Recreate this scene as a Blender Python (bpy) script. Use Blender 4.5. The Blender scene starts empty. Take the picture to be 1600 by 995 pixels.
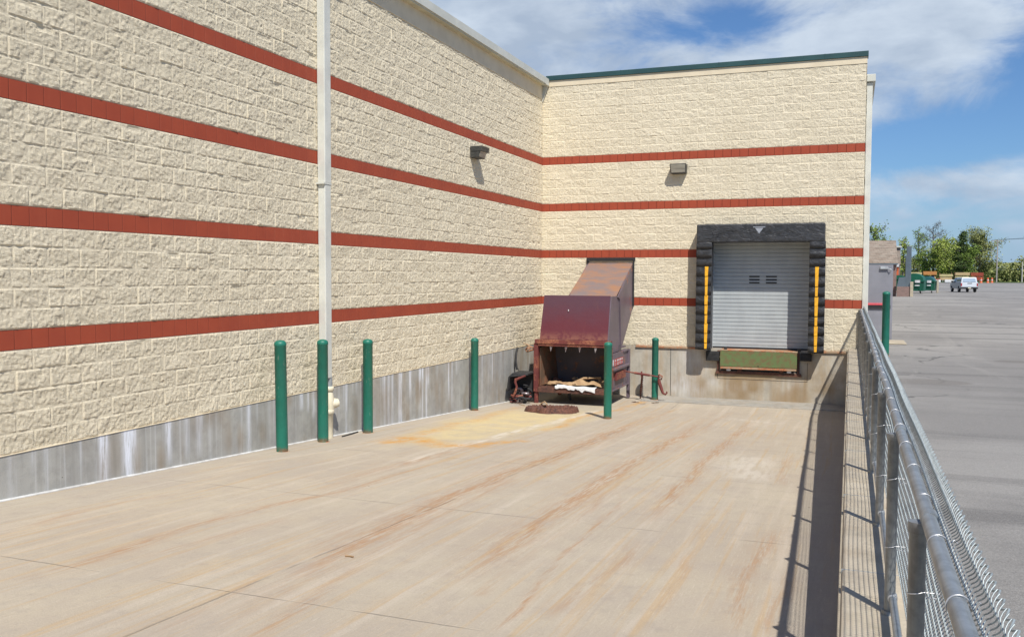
import bpy, math, random
import numpy as np
from mathutils import Vector, Matrix, Quaternion
R = math.radians
random.seed(4)
scene = bpy.context.scene
COL = scene.collection

# ------------------------------------------------------------------ helpers
def root_loc(o):
    while o.parent: o = o.parent
    return Vector(o.location)

class MB:
    """collects shapes into one mesh"""
    def __init__(s): s.v = []; s.f = []; s.sm = []
    def add(s, vs, fs, smooth=False):
        n = len(s.v); s.v += [tuple(v) for v in vs]
        s.f += [tuple(n + i for i in f) for f in fs]; s.sm += [smooth] * len(fs)
    def box(s, x0, x1, y0, y1, z0, z1, m=None):
        vs = [(x0,y0,z0),(x1,y0,z0),(x1,y1,z0),(x0,y1,z0),(x0,y0,z1),(x1,y0,z1),(x1,y1,z1),(x0,y1,z1)]
        if m is not None: vs = [m @ Vector(v) for v in vs]
        s.add(vs, [(0,3,2,1),(4,5,6,7),(0,1,5,4),(1,2,6,5),(2,3,7,6),(3,0,4,7)])
    def hexa(s, b, t):
        s.add(list(b) + list(t), [(0,3,2,1),(4,5,6,7),(0,1,5,4),(1,2,6,5),(2,3,7,6),(3,0,4,7)])
    def tube(s, pts, r, n=8, cap=True, smooth=True):
        pts = [Vector(p) for p in pts]; k = len(pts)
        rs = r if isinstance(r, (list, tuple)) else [r] * k
        up = None; rings = []
        for i, p in enumerate(pts):
            d = (pts[min(i+1,k-1)] - pts[max(i-1,0)])
            d = d.normalized() if d.length > 1e-9 else Vector((0,0,1))
            if up is None:
                up = Vector((0,0,1)) if abs(d.z) < .9 else Vector((1,0,0))
            a = d.cross(up)
            if a.length < 1e-6: a = d.cross(Vector((0,1,0)))
            a.normalize(); b = d.cross(a).normalized(); up = -b if (-b).dot(up) > 0 else b
            rings.append([p + (a*math.cos(2*math.pi*j/n) + b*math.sin(2*math.pi*j/n))*rs[i] for j in range(n)])
        vs = [v for rg in rings for v in rg]; fs = []
        for i in range(k-1):
            for j in range(n):
                fs.append((i*n+j, i*n+(j+1)%n, (i+1)*n+(j+1)%n, (i+1)*n+j))
        s.add(vs, fs, smooth)
        if cap:
            s.add(rings[0], [tuple(range(n))[::-1]]); s.add(rings[-1], [tuple(range(n))])
    def lathe(s, prof, c=(0,0,0), n=24, axis='z', smooth=True):
        vs = []; fs = []
        for (r, h) in prof:
            for j in range(n):
                a = 2*math.pi*j/n; x, y = r*math.cos(a), r*math.sin(a)
                if axis == 'z': v = (c[0]+x, c[1]+y, c[2]+h)
                elif axis == 'x': v = (c[0]+h, c[1]+x, c[2]+y)
                else: v = (c[0]+y, c[1]+h, c[2]+x)
                vs.append(v)
        for i in range(len(prof)-1):
            for j in range(n):
                fs.append((i*n+j, i*n+(j+1)%n, (i+1)*n+(j+1)%n, (i+1)*n+j))
        s.add(vs, fs, smooth)
        s.add(vs[:n], [tuple(range(n))[::-1]]); s.add(vs[-n:], [tuple(range(n))])
    def prism(s, poly, axis, a0, a1):
        """poly in the two other axes, extruded along axis"""
        def P(p, a):
            if axis == 'x': return (a, p[0], p[1])
            if axis == 'y': return (p[0], a, p[1])
            return (p[0], p[1], a)
        n = len(poly)
        s.add([P(p,a0) for p in poly] + [P(p,a1) for p in poly],
              [tuple(range(n)), tuple(range(2*n-1, n-1, -1))] + [(i, i+n, (i+1)%n+n, (i+1)%n) for i in range(n)])
    def build(s, name, mat, parent=None, bevel=0, local=False, kind=None, fixn=True):
        me = bpy.data.meshes.new(name)
        off = Vector((0,0,0)) if (local or parent is None) else root_loc(parent)
        me.from_pydata([tuple(Vector(v) - off) for v in s.v], [], s.f)
        me.polygons.foreach_set('use_smooth', s.sm)
        if fixn:
            import bmesh
            bm = bmesh.new(); bm.from_mesh(me)
            bmesh.ops.recalc_face_normals(bm, faces=bm.faces); bm.to_mesh(me); bm.free()
        me.materials.append(mat)
        o = bpy.data.objects.new(name, me); COL.objects.link(o)
        if parent is not None: o.parent = parent
        if bevel:
            b = o.modifiers.new('bevel', 'BEVEL'); b.width = bevel; b.segments = 2; b.limit_method = 'ANGLE'
            b.angle_limit = R(40)
        if kind: o['kind'] = kind
        return o

def thing(name, label, cat, loc=(0,0,0), rz=0, group=None):
    o = bpy.data.objects.new(name, None); COL.objects.link(o)
    o.empty_display_size = .2
    o.location = loc; o.rotation_euler = (0,0,rz); o['label'] = label; o['category'] = cat
    if group: o['group'] = group
    return o
def tag(o, label, cat, group=None, kind=None):
    o['label'] = label; o['category'] = cat
    if group: o['group'] = group
    if kind: o['kind'] = kind
    return o
def dup(root, loc, rz=0, label=None):
    r = root.copy(); COL.objects.link(r); r.location = loc; r.rotation_euler = (0,0,rz)
    if label: r['label'] = label
    for ch in list(root.children):
        c = ch.copy(); COL.objects.link(c); c.parent = r
        for g in list(ch.children):
            d = g.copy(); COL.objects.link(d); d.parent = c
    return r

# ------------------------------------------------------------------ materials
class NT:
    def __init__(s, name):
        s.m = bpy.data.materials.new(name); s.m.use_nodes = True
        s.t = s.m.node_tree; s.b = s.t.nodes['Principled BSDF']
        s.b.inputs['Roughness'].default_value = .8
        s.tc = s.t.nodes.new('ShaderNodeTexCoord')
        g = s.t.nodes.new('ShaderNodeNewGeometry'); s.pos = g.outputs['Position']
        s.objc = s.tc.outputs['Object']
    def link(s, a, b): s.t.links.new(a, b)
    def _in(s, sock, v):
        if isinstance(v, bpy.types.NodeSocket): s.link(v, sock)
        elif isinstance(v, (tuple, list)): sock.default_value = (*v, 1) if len(v) == 3 and sock.type == 'RGBA' else v
        else: sock.default_value = v
    def scale(s, vec, sc):
        n = s.t.nodes.new('ShaderNodeVectorMath'); n.operation = 'MULTIPLY'
        s._in(n.inputs[0], vec); n.inputs[1].default_value = sc if isinstance(sc,(tuple,list)) else (sc,sc,sc)
        return n.outputs[0]
    def noise(s, vec, sc=1, detail=4, rough=.55, lac=2.0, dist=0):
        n = s.t.nodes.new('ShaderNodeTexNoise')
        s._in(n.inputs['Vector'], vec); n.inputs['Scale'].default_value = sc
        n.inputs['Detail'].default_value = detail; n.inputs['Roughness'].default_value = rough
        n.inputs['Lacunarity'].default_value = lac; n.inputs['Distortion'].default_value = dist
        return n.outputs['Fac']
    def voro(s, vec, sc=1, feature='F1'):
        n = s.t.nodes.new('ShaderNodeTexVoronoi'); n.feature = feature
        s._in(n.inputs['Vector'], vec); n.inputs['Scale'].default_value = sc
        return n.outputs['Distance']
    def ramp(s, f, a, b, c0=(0,0,0), c1=(1,1,1)):
        n = s.t.nodes.new('ShaderNodeMapRange'); n.clamp = True; n.interpolation_type = 'SMOOTHSTEP'
        s._in(n.inputs['Value'], f); n.inputs['From Min'].default_value = a; n.inputs['From Max'].default_value = b
        return n.outputs['Result']
    def math(s, op, a, b=0., c=0.):
        n = s.t.nodes.new('ShaderNodeMath'); n.operation = op
        s._in(n.inputs[0], a); s._in(n.inputs[1], b); s._in(n.inputs[2], c)
        return n.outputs[0]
    def mix(s, f, a, b, mode='MIX'):
        n = s.t.nodes.new('ShaderNodeMix'); n.data_type = 'RGBA'; n.blend_type = mode
        s._in(n.inputs[0], f); s._in(n.inputs[6], a); s._in(n.inputs[7], b)
        return n.outputs[2]
    def attr(s, name):
        n = s.t.nodes.new('ShaderNodeAttribute'); n.attribute_name = name
        return n.outputs['Fac']
    def xyz(s, vec):
        n = s.t.nodes.new('ShaderNodeSeparateXYZ'); s._in(n.inputs[0], vec); return n.outputs
    def color(s, v): s._in(s.b.inputs['Base Color'], v)
    def rough(s, v): s._in(s.b.inputs['Roughness'], v)
    def metal(s, v): s._in(s.b.inputs['Metallic'], v)
    def bump(s, h, dist=.01, strength=1.):
        n = s.t.nodes.new('ShaderNodeBump'); s._in(n.inputs['Height'], h)
        n.inputs['Distance'].default_value = dist; n.inputs['Strength'].default_value = strength
        s.link(n.outputs[0], s.b.inputs['Normal'])

def simple(name, c1, c2=None, sc=6, rough=.6, metal=0, bump=0, bsc=60, lo=.35, hi=.65, spec=None):
    t = NT(name); c2 = c2 or tuple(x*.82 for x in c1)
    f = t.ramp(t.noise(t.objc, sc, 5), lo, hi)
    t.color(t.mix(f, c1, c2)); t.rough(rough); t.metal(metal)
    if bump: t.bump(t.noise(t.objc, bsc, 4), bump)
    if spec is not None: t.b.inputs['Specular IOR Level'].default_value = spec
    return t.m
def rusty(name, c1, rust=(.20,.075,.03), amt=.5, rough=.65, sc=3, metal=.1):
    t = NT(name)
    n = t.noise(t.objc, sc, 7, .62); n2 = t.noise(t.objc, sc*6, 5, .6)
    f = t.ramp(t.math('ADD', t.math('MULTIPLY', n, .75), t.math('MULTIPLY', n2, .25)), .62-amt*.3, .66-amt*.12)
    rc = t.mix(t.ramp(n2, .3, .7), rust, tuple(x*1.9 for x in rust))
    base = t.mix(t.ramp(t.noise(t.objc, sc*.6, 4), .3, .7), c1, tuple(x*.75 for x in c1))
    t.color(t.mix(f, base, rc)); t.rough(rough); t.metal(metal)
    t.bump(n2, .003)
    return t.m

M = {}
# painted split-face block
t = NT('cream_block')
n = t.ramp(t.noise(t.pos, 1.1, 4), .3, .7); n2 = t.noise(t.pos, 90, 3)
c = t.mix(n, (.735,.652,.487), (.70,.617,.455))
c = t.mix(t.math('MULTIPLY', t.attr('tone'), .75), t.mix(1., c, (.94,.935,.925), 'MULTIPLY'), t.mix(1., c, (1.07,1.07,1.07), 'MULTIPLY'))
z = t.xyz(t.pos)
dirt = t.math('MULTIPLY', t.ramp(t.noise(t.scale(t.pos,(7,7,1.2)), 1, 4), .55, .8), .22)
pit = t.ramp(t.noise(t.pos, 55, 5, .75), .46, .34)
c = t.mix(t.math('MULTIPLY', pit, .16), c, (.46,.40,.30))
t.color(t.mix(dirt, c, (.36,.30,.22))); t.rough(.85)
t.bump(t.math('ADD', t.noise(t.pos, 60, 6, .78), t.math('MULTIPLY', t.noise(t.pos, 120, 2), .6)), .0125)
M['block'] = t.m
t = NT('red_band_paint')
c = t.mix(t.ramp(t.noise(t.pos, 2.3, 5), .3, .7), (.34,.056,.021), (.30,.048,.019))
c = t.mix(t.math('MULTIPLY', t.ramp(t.noise(t.pos, 9, 6, .75), .52, .75), .35), c, (.25,.05,.025))
c = t.mix(t.attr('groove'), c, (.17,.030,.014))
t.color(t.mix(t.math('MULTIPLY', t.ramp(t.noise(t.scale(t.pos,(14,14,2)),1,3),.5,.8), .25), c, (.36,.085,.04))); t.rough(.8)
t.bump(t.noise(t.pos, 120, 3), .003)
M['red'] = t.m
M['cream_smooth'] = simple('cream_trim', (.70,.60,.43), (.64,.545,.385), 3, .7, bump=.002)
M['eave'] = simple('eave_metal', (.56,.56,.50), (.50,.50,.44), 2, .45, bump=.0008, bsc=8)
M['gutter_in'] = simple('soffit_metal', (.60,.56,.40), (.50,.47,.35), 2, .6)
M['coping'] = simple('coping_green', (.018,.055,.055), (.022,.07,.068), 2, .5)
M['pipe'] = simple('downspout_paint', (.62,.62,.56), (.54,.54,.49), 3, .5, bump=.001, bsc=10)
M['pvc'] = simple('pvc_cream', (.72,.66,.50), (.62,.56,.42), 8, .45)
M['greysteel'] = simple('stub_grey', (.25,.27,.28), (.35,.36,.36), 8, .5)
# foundation concrete
def conc(name, base, base2, white=.0, brown=.0, attr=False):
    t = NT(name)
    n = t.noise(t.pos, 1.6, 6, .6)
    c = t.mix(t.ramp(n, .3, .72), base, base2)
    blot = t.ramp(t.noise(t.pos, 4.2, 6, .68), .40, .68)
    c = t.mix(t.math('MULTIPLY', blot, .45), c, tuple(x*.55 for x in base))
    st = t.noise(t.scale(t.pos,(9,9,.5)), 1, 4, .6)
    c = t.mix(t.math('MULTIPLY', t.ramp(st, .50, .70), .38), c, tuple(x*.55 for x in base))
    if brown:
        bz = t.noise(t.scale(t.pos,(3.5,3.5,1.1)), 1, 6, .65)
        c = t.mix(t.math('MULTIPLY', t.ramp(bz, .44, .68), brown), c, (.36,.24,.12))
    if white:
        w = t.noise(t.scale(t.pos,(22,22,.35)), 1, 4, .6)
        c = t.mix(t.math('MULTIPLY', t.ramp(w, .56, .70), white), c, (.62,.62,.62))
    if attr:
        fine = t.ramp(t.noise(t.scale(t.pos,(30,30,2.5)),1,4,.7), .25, .6)
        c = t.mix(t.math('MULTIPLY', t.attr('white'), fine), c, (.78,.81,.87))
        c = t.mix(t.math('MULTIPLY', t.attr('brown'), .8), c, (.25,.165,.075))
    holes = t.ramp(t.voro(t.pos, 4.5), .035, .015)
    c = t.mix(t.math('MULTIPLY', holes, .8), c, (.05,.05,.045))
    t.color(c); t.rough(.88)
    t.bump(t.math('ADD', t.noise(t.pos, 60, 5, .6), t.math('MULTIPLY', holes, -1.5)), .004)
    return t.m
M['found'] = conc('foundation_concrete', (.42,.41,.37), (.33,.32,.295), white=.38, attr=True)
M['found_back'] = conc('foundation_back', (.50,.46,.385), (.42,.385,.315), brown=.42, attr=True)
M['retain'] = conc('retaining_concrete', (.54,.47,.355), (.45,.39,.30), brown=.2)
M['seal_white'] = simple('white_sealant', (.60,.60,.58), (.45,.44,.42), 10, .7)

# ramp concrete
t = NT('ramp_concrete')
big = t.noise(t.pos, .45, 5, .6); mid = t.noise(t.pos, 2.2, 6, .62); fine = t.noise(t.pos, 70, 4, .7)
c = t.mix(t.ramp(big, .33, .67), (.455,.392,.295), (.405,.342,.262))
c = t.mix(t.math('MULTIPLY', t.ramp(mid, .38, .7), .55), c, (.385,.325,.262))
stv = t.noise(t.scale(t.pos,(7,.35,1)), 1, 5, .6, dist=.3)
c = t.mix(t.math('MULTIPLY', t.ramp(stv, .48, .72), .45), c, (.56,.485,.39))
stv2 = t.noise(t.scale(t.pos,(11,.28,1)), 1, 5, .65, dist=.2)
c = t.mix(t.math('MULTIPLY', t.ramp(stv2, .52, .70), .55), c, (.47,.31,.14))
c = t.mix(t.math('MULTIPLY', t.attr('yellow'), t.ramp(mid,.2,.6)), c, (.58,.47,.25))
c = t.mix(t.math('MULTIPLY', t.attr('grey'), .8), c, (.33,.31,.28))
c = t.mix(t.math('MULTIPLY', t.attr('pale'), t.ramp(t.noise(t.scale(t.pos,(12,2,1)),1,4),.35,.6)), c, (.62,.57,.48))
brk = t.ramp(t.noise(t.scale(t.pos,(42,2.4,1)), 1, 6, .75), .38, .60)
c = t.mix(t.math('MULTIPLY', t.math('MULTIPLY', t.attr('rust'), brk), .85), c, (.37,.19,.075))
c = t.mix(t.math('MULTIPLY', t.attr('orange'), t.ramp(t.noise(t.scale(t.pos,(9,5,1)),1,5,.7),.3,.6)), c, (.55,.28,.05))
c = t.mix(t.math('MULTIPLY', t.ramp(fine, .3, .75), .30), c, (.25,.21,.17))
blo = t.noise(t.pos, 5.5, 6, .7)
c = t.mix(t.math('MULTIPLY', t.ramp(blo, .50, .72), .28), c, (.27,.235,.20))
c = t.mix(t.math('MULTIPLY', t.ramp(t.noise(t.scale(t.pos,(1,.5,1)), 1.3, 5, .65, dist=.5), .55, .75), .30), c, (.33,.30,.265))
c = t.mix(t.math('MULTIPLY', t.ramp(t.noise(t.scale(t.pos,(16,.5,1)), 1, 4, .6), .60, .74), .25), c, (.27,.22,.18))
P3 = t.xyz(t.pos)
wob = t.math('MULTIPLY', t.math('SUBTRACT', t.noise(t.pos, 3, 3), .5), .03)
def line(coord, c0, w):
    return t.ramp(t.math('ABSOLUTE', t.math('SUBTRACT', t.math('ADD', coord, wob), c0)), w, w*.35)
jl = line(P3[0], 3.85, .012)
for yy in (-20.8, -17.7, -14.6, -11.5, -8.4, -5.3):
    jl = t.math('MAXIMUM', jl, line(P3[1], yy, .012))
jl = t.math('MULTIPLY', jl, t.ramp(t.noise(t.pos, 1.3, 3), .38, .6))
c = t.mix(t.math('MULTIPLY', jl, .42), c, (.20,.17,.135))
hc = t.ramp(t.voro(t.scale(t.pos,(1,.8,1)), .33, 'DISTANCE_TO_EDGE'), .0035, .0008)
gr = t.ramp(t.noise(t.scale(t.pos,(40,9,1)), 1, 5, .75), .56, .74)
c = t.mix(t.math('MULTIPLY', gr, .30), c, (.24,.20,.16))
gr2 = t.ramp(t.noise(t.scale(t.pos,(55,4,1)), 1.3, 5, .75), .55, .72)
c = t.mix(t.math('MULTIPLY', gr2, .28), c, (.66,.59,.47))
spots = t.ramp(t.voro(t.pos, 1.3), .022, .012)
c = t.mix(t.math('MULTIPLY', spots, .8), c, (.10,.08,.06))
t.color(c); t.rough(.86)
t.bump(t.math('ADD', fine, t.math('MULTIPLY', jl, -2)), .004)
M['ramp'] = t.m
# asphalt
t = NT('asphalt')
big = t.noise(t.pos, .12, 5, .6); mid = t.noise(t.pos, 1.1, 6, .65); fine = t.noise(t.pos, 85, 3, .8); f2 = t.noise(t.pos, 28, 4, .7)
c = t.mix(t.ramp(big, .42, .58), (.30,.285,.262), (.21,.198,.183))
c = t.mix(t.math('MULTIPLY', t.ramp(mid, .5, .75), .45), c, (.14,.135,.13))
trk = t.noise(t.scale(t.pos,(.06,.9,1)), 1, 5, .6, dist=.6)
c = t.mix(t.math('MULTIPLY', t.ramp(trk, .50, .64), .7), c, (.10,.094,.088))
c = t.mix(t.ramp(fine, .25, .8), t.mix(.3, c, (.06,.06,.06)), t.mix(.30, c, (.48,.46,.43)))
c = t.mix(t.math('MULTIPLY', t.ramp(f2, .55, .75), .25), c, (.36,.34,.31))
cr = t.voro(t.math and t.pos, .22, 'DISTANCE_TO_EDGE')
wv = t.scale(t.pos, (1,1,0))
nd = t.t.nodes.new('ShaderNodeTexNoise'); nd.inputs['Scale'].default_value = 1.2; nd.inputs['Detail'].default_value = 4
t.link(t.pos, nd.inputs['Vector'])
va = t.t.nodes.new('ShaderNodeVectorMath'); va.operation = 'ADD'; t.link(t.pos, va.inputs[0]); t.link(nd.outputs['Color'], va.inputs[1])
crk = t.ramp(t.voro(va.outputs[0], .17, 'DISTANCE_TO_EDGE'), .008, .002)
c = t.mix(t.math('MULTIPLY', t.math('MULTIPLY', crk, t.ramp(t.noise(t.pos,.35,3),.45,.6)), .75), c, (.05,.05,.05))
pt = t.ramp(t.voro(t.scale(t.pos,(.5,.8,1)), .42), .17, .14)
c = t.mix(t.math('MULTIPLY', t.math('MULTIPLY', pt, t.ramp(t.noise(t.pos,.3,2),.5,.55)), .45), c, (.13,.115,.10))
ov = t.ramp(t.noise(t.scale(t.pos,(.8,.12,1)), 1, 6, .7, dist=.8), .55, .68)
c = t.mix(t.math('MULTIPLY', ov, .5), c, (.31,.295,.27))
gt = t.ramp(t.noise(t.pos, 34, 4, .8), .60, .72)
c = t.mix(t.math('MULTIPLY', gt, .45), c, (.42,.40,.37))
c = t.mix(t.math('MULTIPLY', t.ramp(t.noise(t.pos, 40, 4, .8), .36, .26), .6), c, (.07,.068,.065))
t.color(c); t.rough(.9); t.bump(t.math('ADD', fine, f2), .008)
M['asphalt'] = t.m
t = NT('grass_ground')
c = t.mix(t.ramp(t.noise(t.pos, .4, 5), .3, .7), (.075,.125,.028), (.13,.17,.05))
t.color(c); t.rough(.95); M['grass'] = t.m

M['bollard'] = None
t = NT('bollard_green')
c = t.mix(t.ramp(t.noise(t.objc, 5, 4), .35, .7), (.008,.15,.10), (.007,.125,.083))
zz = t.xyz(t.objc)[2]
low = t.math('MULTIPLY', t.ramp(zz, .10, .0), t.ramp(t.noise(t.objc, 22, 4), .35, .6))
c = t.mix(low, c, (.20,.09,.04)); 
c = t.mix(t.math('MULTIPLY', t.ramp(t.noise(t.scale(t.objc,(30,30,4)),1,4), .62, .75), .35), c, (.05,.22,.16))
sc_ = t.ramp(t.noise(t.scale(t.pos,(22,22,5)), 1, 6, .7), .61, .66)
c = t.mix(t.math('MULTIPLY', sc_, .55), c, (.20,.27,.22))
c = t.mix(t.math('MULTIPLY', t.ramp(t.noise(t.pos, 26, 5, .7), .64, .70), .3), c, (.10,.10,.06))
c = t.mix(t.math('MULTIPLY', t.ramp(t.noise(t.pos, 3, 4), .4, .7), .3), c, (.03,.14,.11))
t.color(c); t.rough(t.math('ADD', .36, t.math('MULTIPLY', t.noise(t.pos, 9, 4), .3))); t.bump(t.noise(t.objc, 30, 3), .0012)
M['bollard'] = t.m

M['maroon'] = None
t = NT('maroon_hopper')
o3 = t.xyz(t.pos)
fade = t.ramp(t.math('ADD', o3[2], t.math('MULTIPLY', t.math('SUBTRACT', t.noise(t.pos, 2.5, 5), .5), .7)), .45, 1.25)
c = t.mix(fade, (.105,.016,.026), (.080,.030,.046))
n = t.noise(t.scale(t.pos,(10,10,2)), 1, 6, .7)
c = t.mix(t.math('MULTIPLY', t.ramp(n, .55, .80), .28), c, (.17,.06,.035))
lowr = t.math('MULTIPLY', t.ramp(o3[2], .50, .26), t.ramp(t.noise(t.pos, 12, 5), .3, .6))
c = t.mix(t.math('MULTIPLY', lowr, .6), c, (.26,.11,.07))
t.color(c); t.rough(.5); t.metal(.05); t.bump(t.noise(t.pos, 5, 4), .006); M['maroon'] = t.m
M['maroon_side'] = rusty('maroon_side', (.16,.125,.15), (.17,.07,.045), .25, .5, 2)
t = NT('chute_rust')
o3 = t.xyz(t.pos)
n = t.noise(t.scale(t.pos,(1.2,2.6,2.6)), 1.4, 6, .6)
c = t.mix(t.ramp(n, .34, .66), (.17,.135,.135), (.29,.145,.075))
c = t.mix(t.math('MULTIPLY', t.ramp(t.noise(t.pos, 14, 5), .5, .7), .4), c, (.27,.13,.07))
t.color(c); t.rough(.6); M['chute'] = t.m
M['rust'] = rusty('rusted_steel', (.060,.028,.022), (.078,.032,.020), .9, .8, 4, 0)
M['rustred'] = rusty('rusty_red_paint', (.16,.035,.03), (.18,.065,.035), .5, .65, 5, 0)
M['rustorange'] = rusty('orange_rust', (.42,.30,.19), (.26,.10,.045), .65, .8, 5, 0)
M['inside'] = rusty('dark_interior', (.10,.085,.09), (.12,.055,.03), .35, .7, 2.5)
M['liner'] = rusty('liner_rust', (.16,.10,.06), (.12,.05,.025), .6, .8, 4, 0)
M['black'] = simple('black_rubber', (.016,.016,.017), (.03,.03,.03), 9, .75, bump=.002)
M['white_paper'] = simple('white_paper', (.75,.75,.74), (.62,.62,.62), 12, .8, bump=.004, bsc=20)
M['cardboard'] = simple('cardboard', (.40,.27,.15), (.30,.19,.10), 7, .85, bump=.004, bsc=25)
M['sticker'] = simple('red_sticker', (.45,.05,.05), (.40,.04,.04), 8, .5)
M['silver'] = simple('crushed_cans', (.45,.42,.44), (.20,.13,.13), 22, .35, .6)
# vinyl seal
t = NT('black_vinyl')
n = t.noise(t.scale(t.pos,(3,3,5)), 1.6, 5, .6, dist=.8)
t.color(t.mix(t.ramp(n,.35,.7), (.022,.023,.025), (.045,.046,.05))); t.rough(.42)
t.bump(n, .03); M['vinyl'] = t.m
M['yellow'] = simple('yellow_stripe', (.80,.42,.015), (.70,.33,.012), 14, .55)
M['emblem'] = simple('emblem_grey', (.32,.34,.38), (.28,.30,.34), 14, .5)
t = NT('door_steel')
c = t.mix(t.ramp(t.noise(t.scale(t.pos,(2,2,1)), 1.5, 5), .3, .7), (.41,.44,.445), (.36,.385,.395))
c = t.mix(t.math('MULTIPLY', t.ramp(t.noise(t.scale(t.pos,(25,25,1.5)),1,4,.7), .5,.8), .3), c, (.28,.28,.27))
t.color(c); t.rough(.65); M['door'] = t.m
M['track'] = simple('door_track', (.50,.53,.55), (.40,.42,.44), 9, .4, .3)
M['slot'] = simple('vent_dark', (.02,.02,.022), None, 5, .6)
t = NT('leveler_green')
n = t.noise(t.scale(t.pos,(6,6,6)), 1.4, 7, .68)
c = t.mix(t.ramp(n, .40, .66), (.105,.165,.055), (.15,.105,.045))
c = t.mix(t.math('MULTIPLY', t.ramp(t.noise(t.pos, 30, 5, .7), .5, .7), .4), c, (.20,.12,.06))
t.color(c); t.rough(.7); t.bump(n, .003); M['lgreen'] = t.m
M['lamp_dark'] = simple('bronze_housing', (.035,.036,.034), (.055,.055,.05), 12, .5)
t = NT('lamp_lens')
n = t.noise(t.scale(t.pos,(2,2,14)), 1, 4)
t.color(t.mix(t.ramp(n,.35,.65), (.42,.40,.33), (.25,.235,.20))); t.rough(.18)
M['lens'] = t.m
# galvanised steel
t = NT('galvanised')
n = t.noise(t.pos, 22, 5, .6); st = t.noise(t.scale(t.pos,(60,1.2,60)), 1, 4)
c = t.mix(t.ramp(n,.35,.7), (.36,.39,.41), (.26,.285,.30))
c = t.mix(t.math('MULTIPLY', t.ramp(st,.45,.7), .35), c, (.19,.18,.165))
t.color(c); t.rough(.42); t.metal(.55); M['galv'] = t.m
t = NT('galvanised_post')
n = t.noise(t.pos, 22, 5, .6); st = t.noise(t.scale(t.pos,(40,40,1.5)), 1, 4)
c = t.mix(t.ramp(n,.35,.7), (.30,.32,.33), (.21,.225,.235))
c = t.mix(t.math('MULTIPLY', t.ramp(st,.45,.7), .4), c, (.17,.14,.12))
t.color(c); t.rough(.5); t.metal(.5); M['galvp'] = t.m
M['wire'] = simple('fence_wire', (.42,.47,.47), (.28,.31,.31), 30, .45, .35)
M['alu'] = simple('tie_wire', (.66,.66,.66), (.5,.5,.5), 30, .35, .6)

M['grey_door'] = simple('grey_door_paint', (.23,.235,.27), (.20,.205,.235), 2, .5)
M['barred'] = simple('red_bar', (.62,.10,.12), (.52,.08,.10), 9, .5)
M['step'] = simple('tan_step', (.44,.38,.28), (.36,.31,.23), 5, .85)
t = NT('shingles')
br = t.t.nodes.new('ShaderNodeTexBrick'); t.link(t.scale(t.pos,(1,1,1)), br.inputs['Vector'])
mp = t.t.nodes.new('ShaderNodeCombineXYZ'); s3 = t.xyz(t.pos)
t.link(t.math('ADD', s3[0], s3[1]), mp.inputs[0]); t.link(s3[2], mp.inputs[1]); t.link(mp.outputs[0], br.inputs['Vector'])
br.inputs['Scale'].default_value = 1; br.inputs['Brick Width'].default_value = .5; br.inputs['Row Height'].default_value = .16
br.inputs['Mortar Size'].default_value = .012; br.inputs['Color1'].default_value = (.20,.155,.12,1)
br.inputs['Color2'].default_value = (.29,.225,.18,1); br.inputs['Mortar'].default_value = (.10,.085,.07,1)
t.color(t.mix(t.math('MULTIPLY', t.ramp(t.noise(t.scale(t.pos,(1,1,5)), 1.2, 4),.35,.7),.6), br.outputs['Color'], (.34,.30,.25))); t.rough(.9); M['shingle'] = t.m
t = NT('brown_brick')
br = t.t.nodes.new('ShaderNodeTexBrick'); mp = t.t.nodes.new('ShaderNodeCombineXYZ'); s3 = t.xyz(t.pos)
t.link(t.math('ADD', s3[0], s3[1]), mp.inputs[0]); t.link(s3[2], mp.inputs[1]); t.link(mp.outputs[0], br.inputs['Vector'])
br.inputs['Scale'].default_value = 1; br.inputs['Brick Width'].default_value = .22; br.inputs['Row Height'].default_value = .075
br.inputs['Mortar Size'].default_value = .008; br.inputs['Color1'].default_value = (.17,.10,.085,1)
br.inputs['Color2'].default_value = (.23,.135,.115,1); br.inputs['Mortar'].default_value = (.26,.23,.21,1)
t.link(br.outputs['Color'], t.b.inputs['Base Color']); t.rough(.9); M['brick'] = t.m
M['slate'] = simple('slate_panel', (.10,.13,.155), (.08,.105,.125), 1.5, .6)
M['dumpster'] = simple('dumpster_green', (.008,.11,.065), (.006,.085,.05), 2, .5)
M['dumpster2'] = simple('lid_teal', (.02,.12,.12), (.02,.10,.10), 2, .5)
M['label'] = simple('label_white', (.72,.72,.72), (.5,.5,.5), 3, .5)
M['navy'] = simple('navy_paint', (.015,.025,.07), (.02,.03,.08), 2, .5)
M['white'] = simple('white_wrap', (.72,.72,.70), (.6,.6,.58), 2, .6)
M['carpaint'] = simple('white_car_paint', (.62,.66,.70), (.58,.62,.66), .8, .25, spec=.6)
M['carshade'] = simple('shaded_car_side', (.30,.32,.34), (.26,.28,.30), .8, .28)  # white truck's body and cab: side shade put into the paint as grey
M['glass'] = simple('dark_glass', (.035,.045,.055), (.05,.06,.07), .6, .12)
M['rearglass'] = simple('pale_glass', (.34,.42,.50), (.30,.38,.46), .6, .1)
M['tyre'] = simple('tyre', (.02,.02,.02), (.03,.03,.03), 9, .85)
M['rim'] = simple('rim', (.35,.35,.36), (.3,.3,.3), 9, .35, .6)
M['tail'] = simple('tail_light', (.35,.03,.04), (.3,.03,.03), 9, .25)
M['plate'] = simple('number_plate', (.65,.62,.45), (.6,.55,.4), 9, .5)
M['cone'] = simple('orange_plastic', (.60,.13,.04), (.5,.10,.03), 5, .6)
M['wood_pole'] = simple('weathered_pole', (.36,.33,.30), (.28,.25,.22), 2, .85)
M['metal_pole'] = simple('pale_pole', (.48,.46,.42), (.42,.40,.36), 2, .7)
M['rack'] = simple('rack_steel', (.26,.05,.03), (.20,.04,.03), 2, .6)
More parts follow.
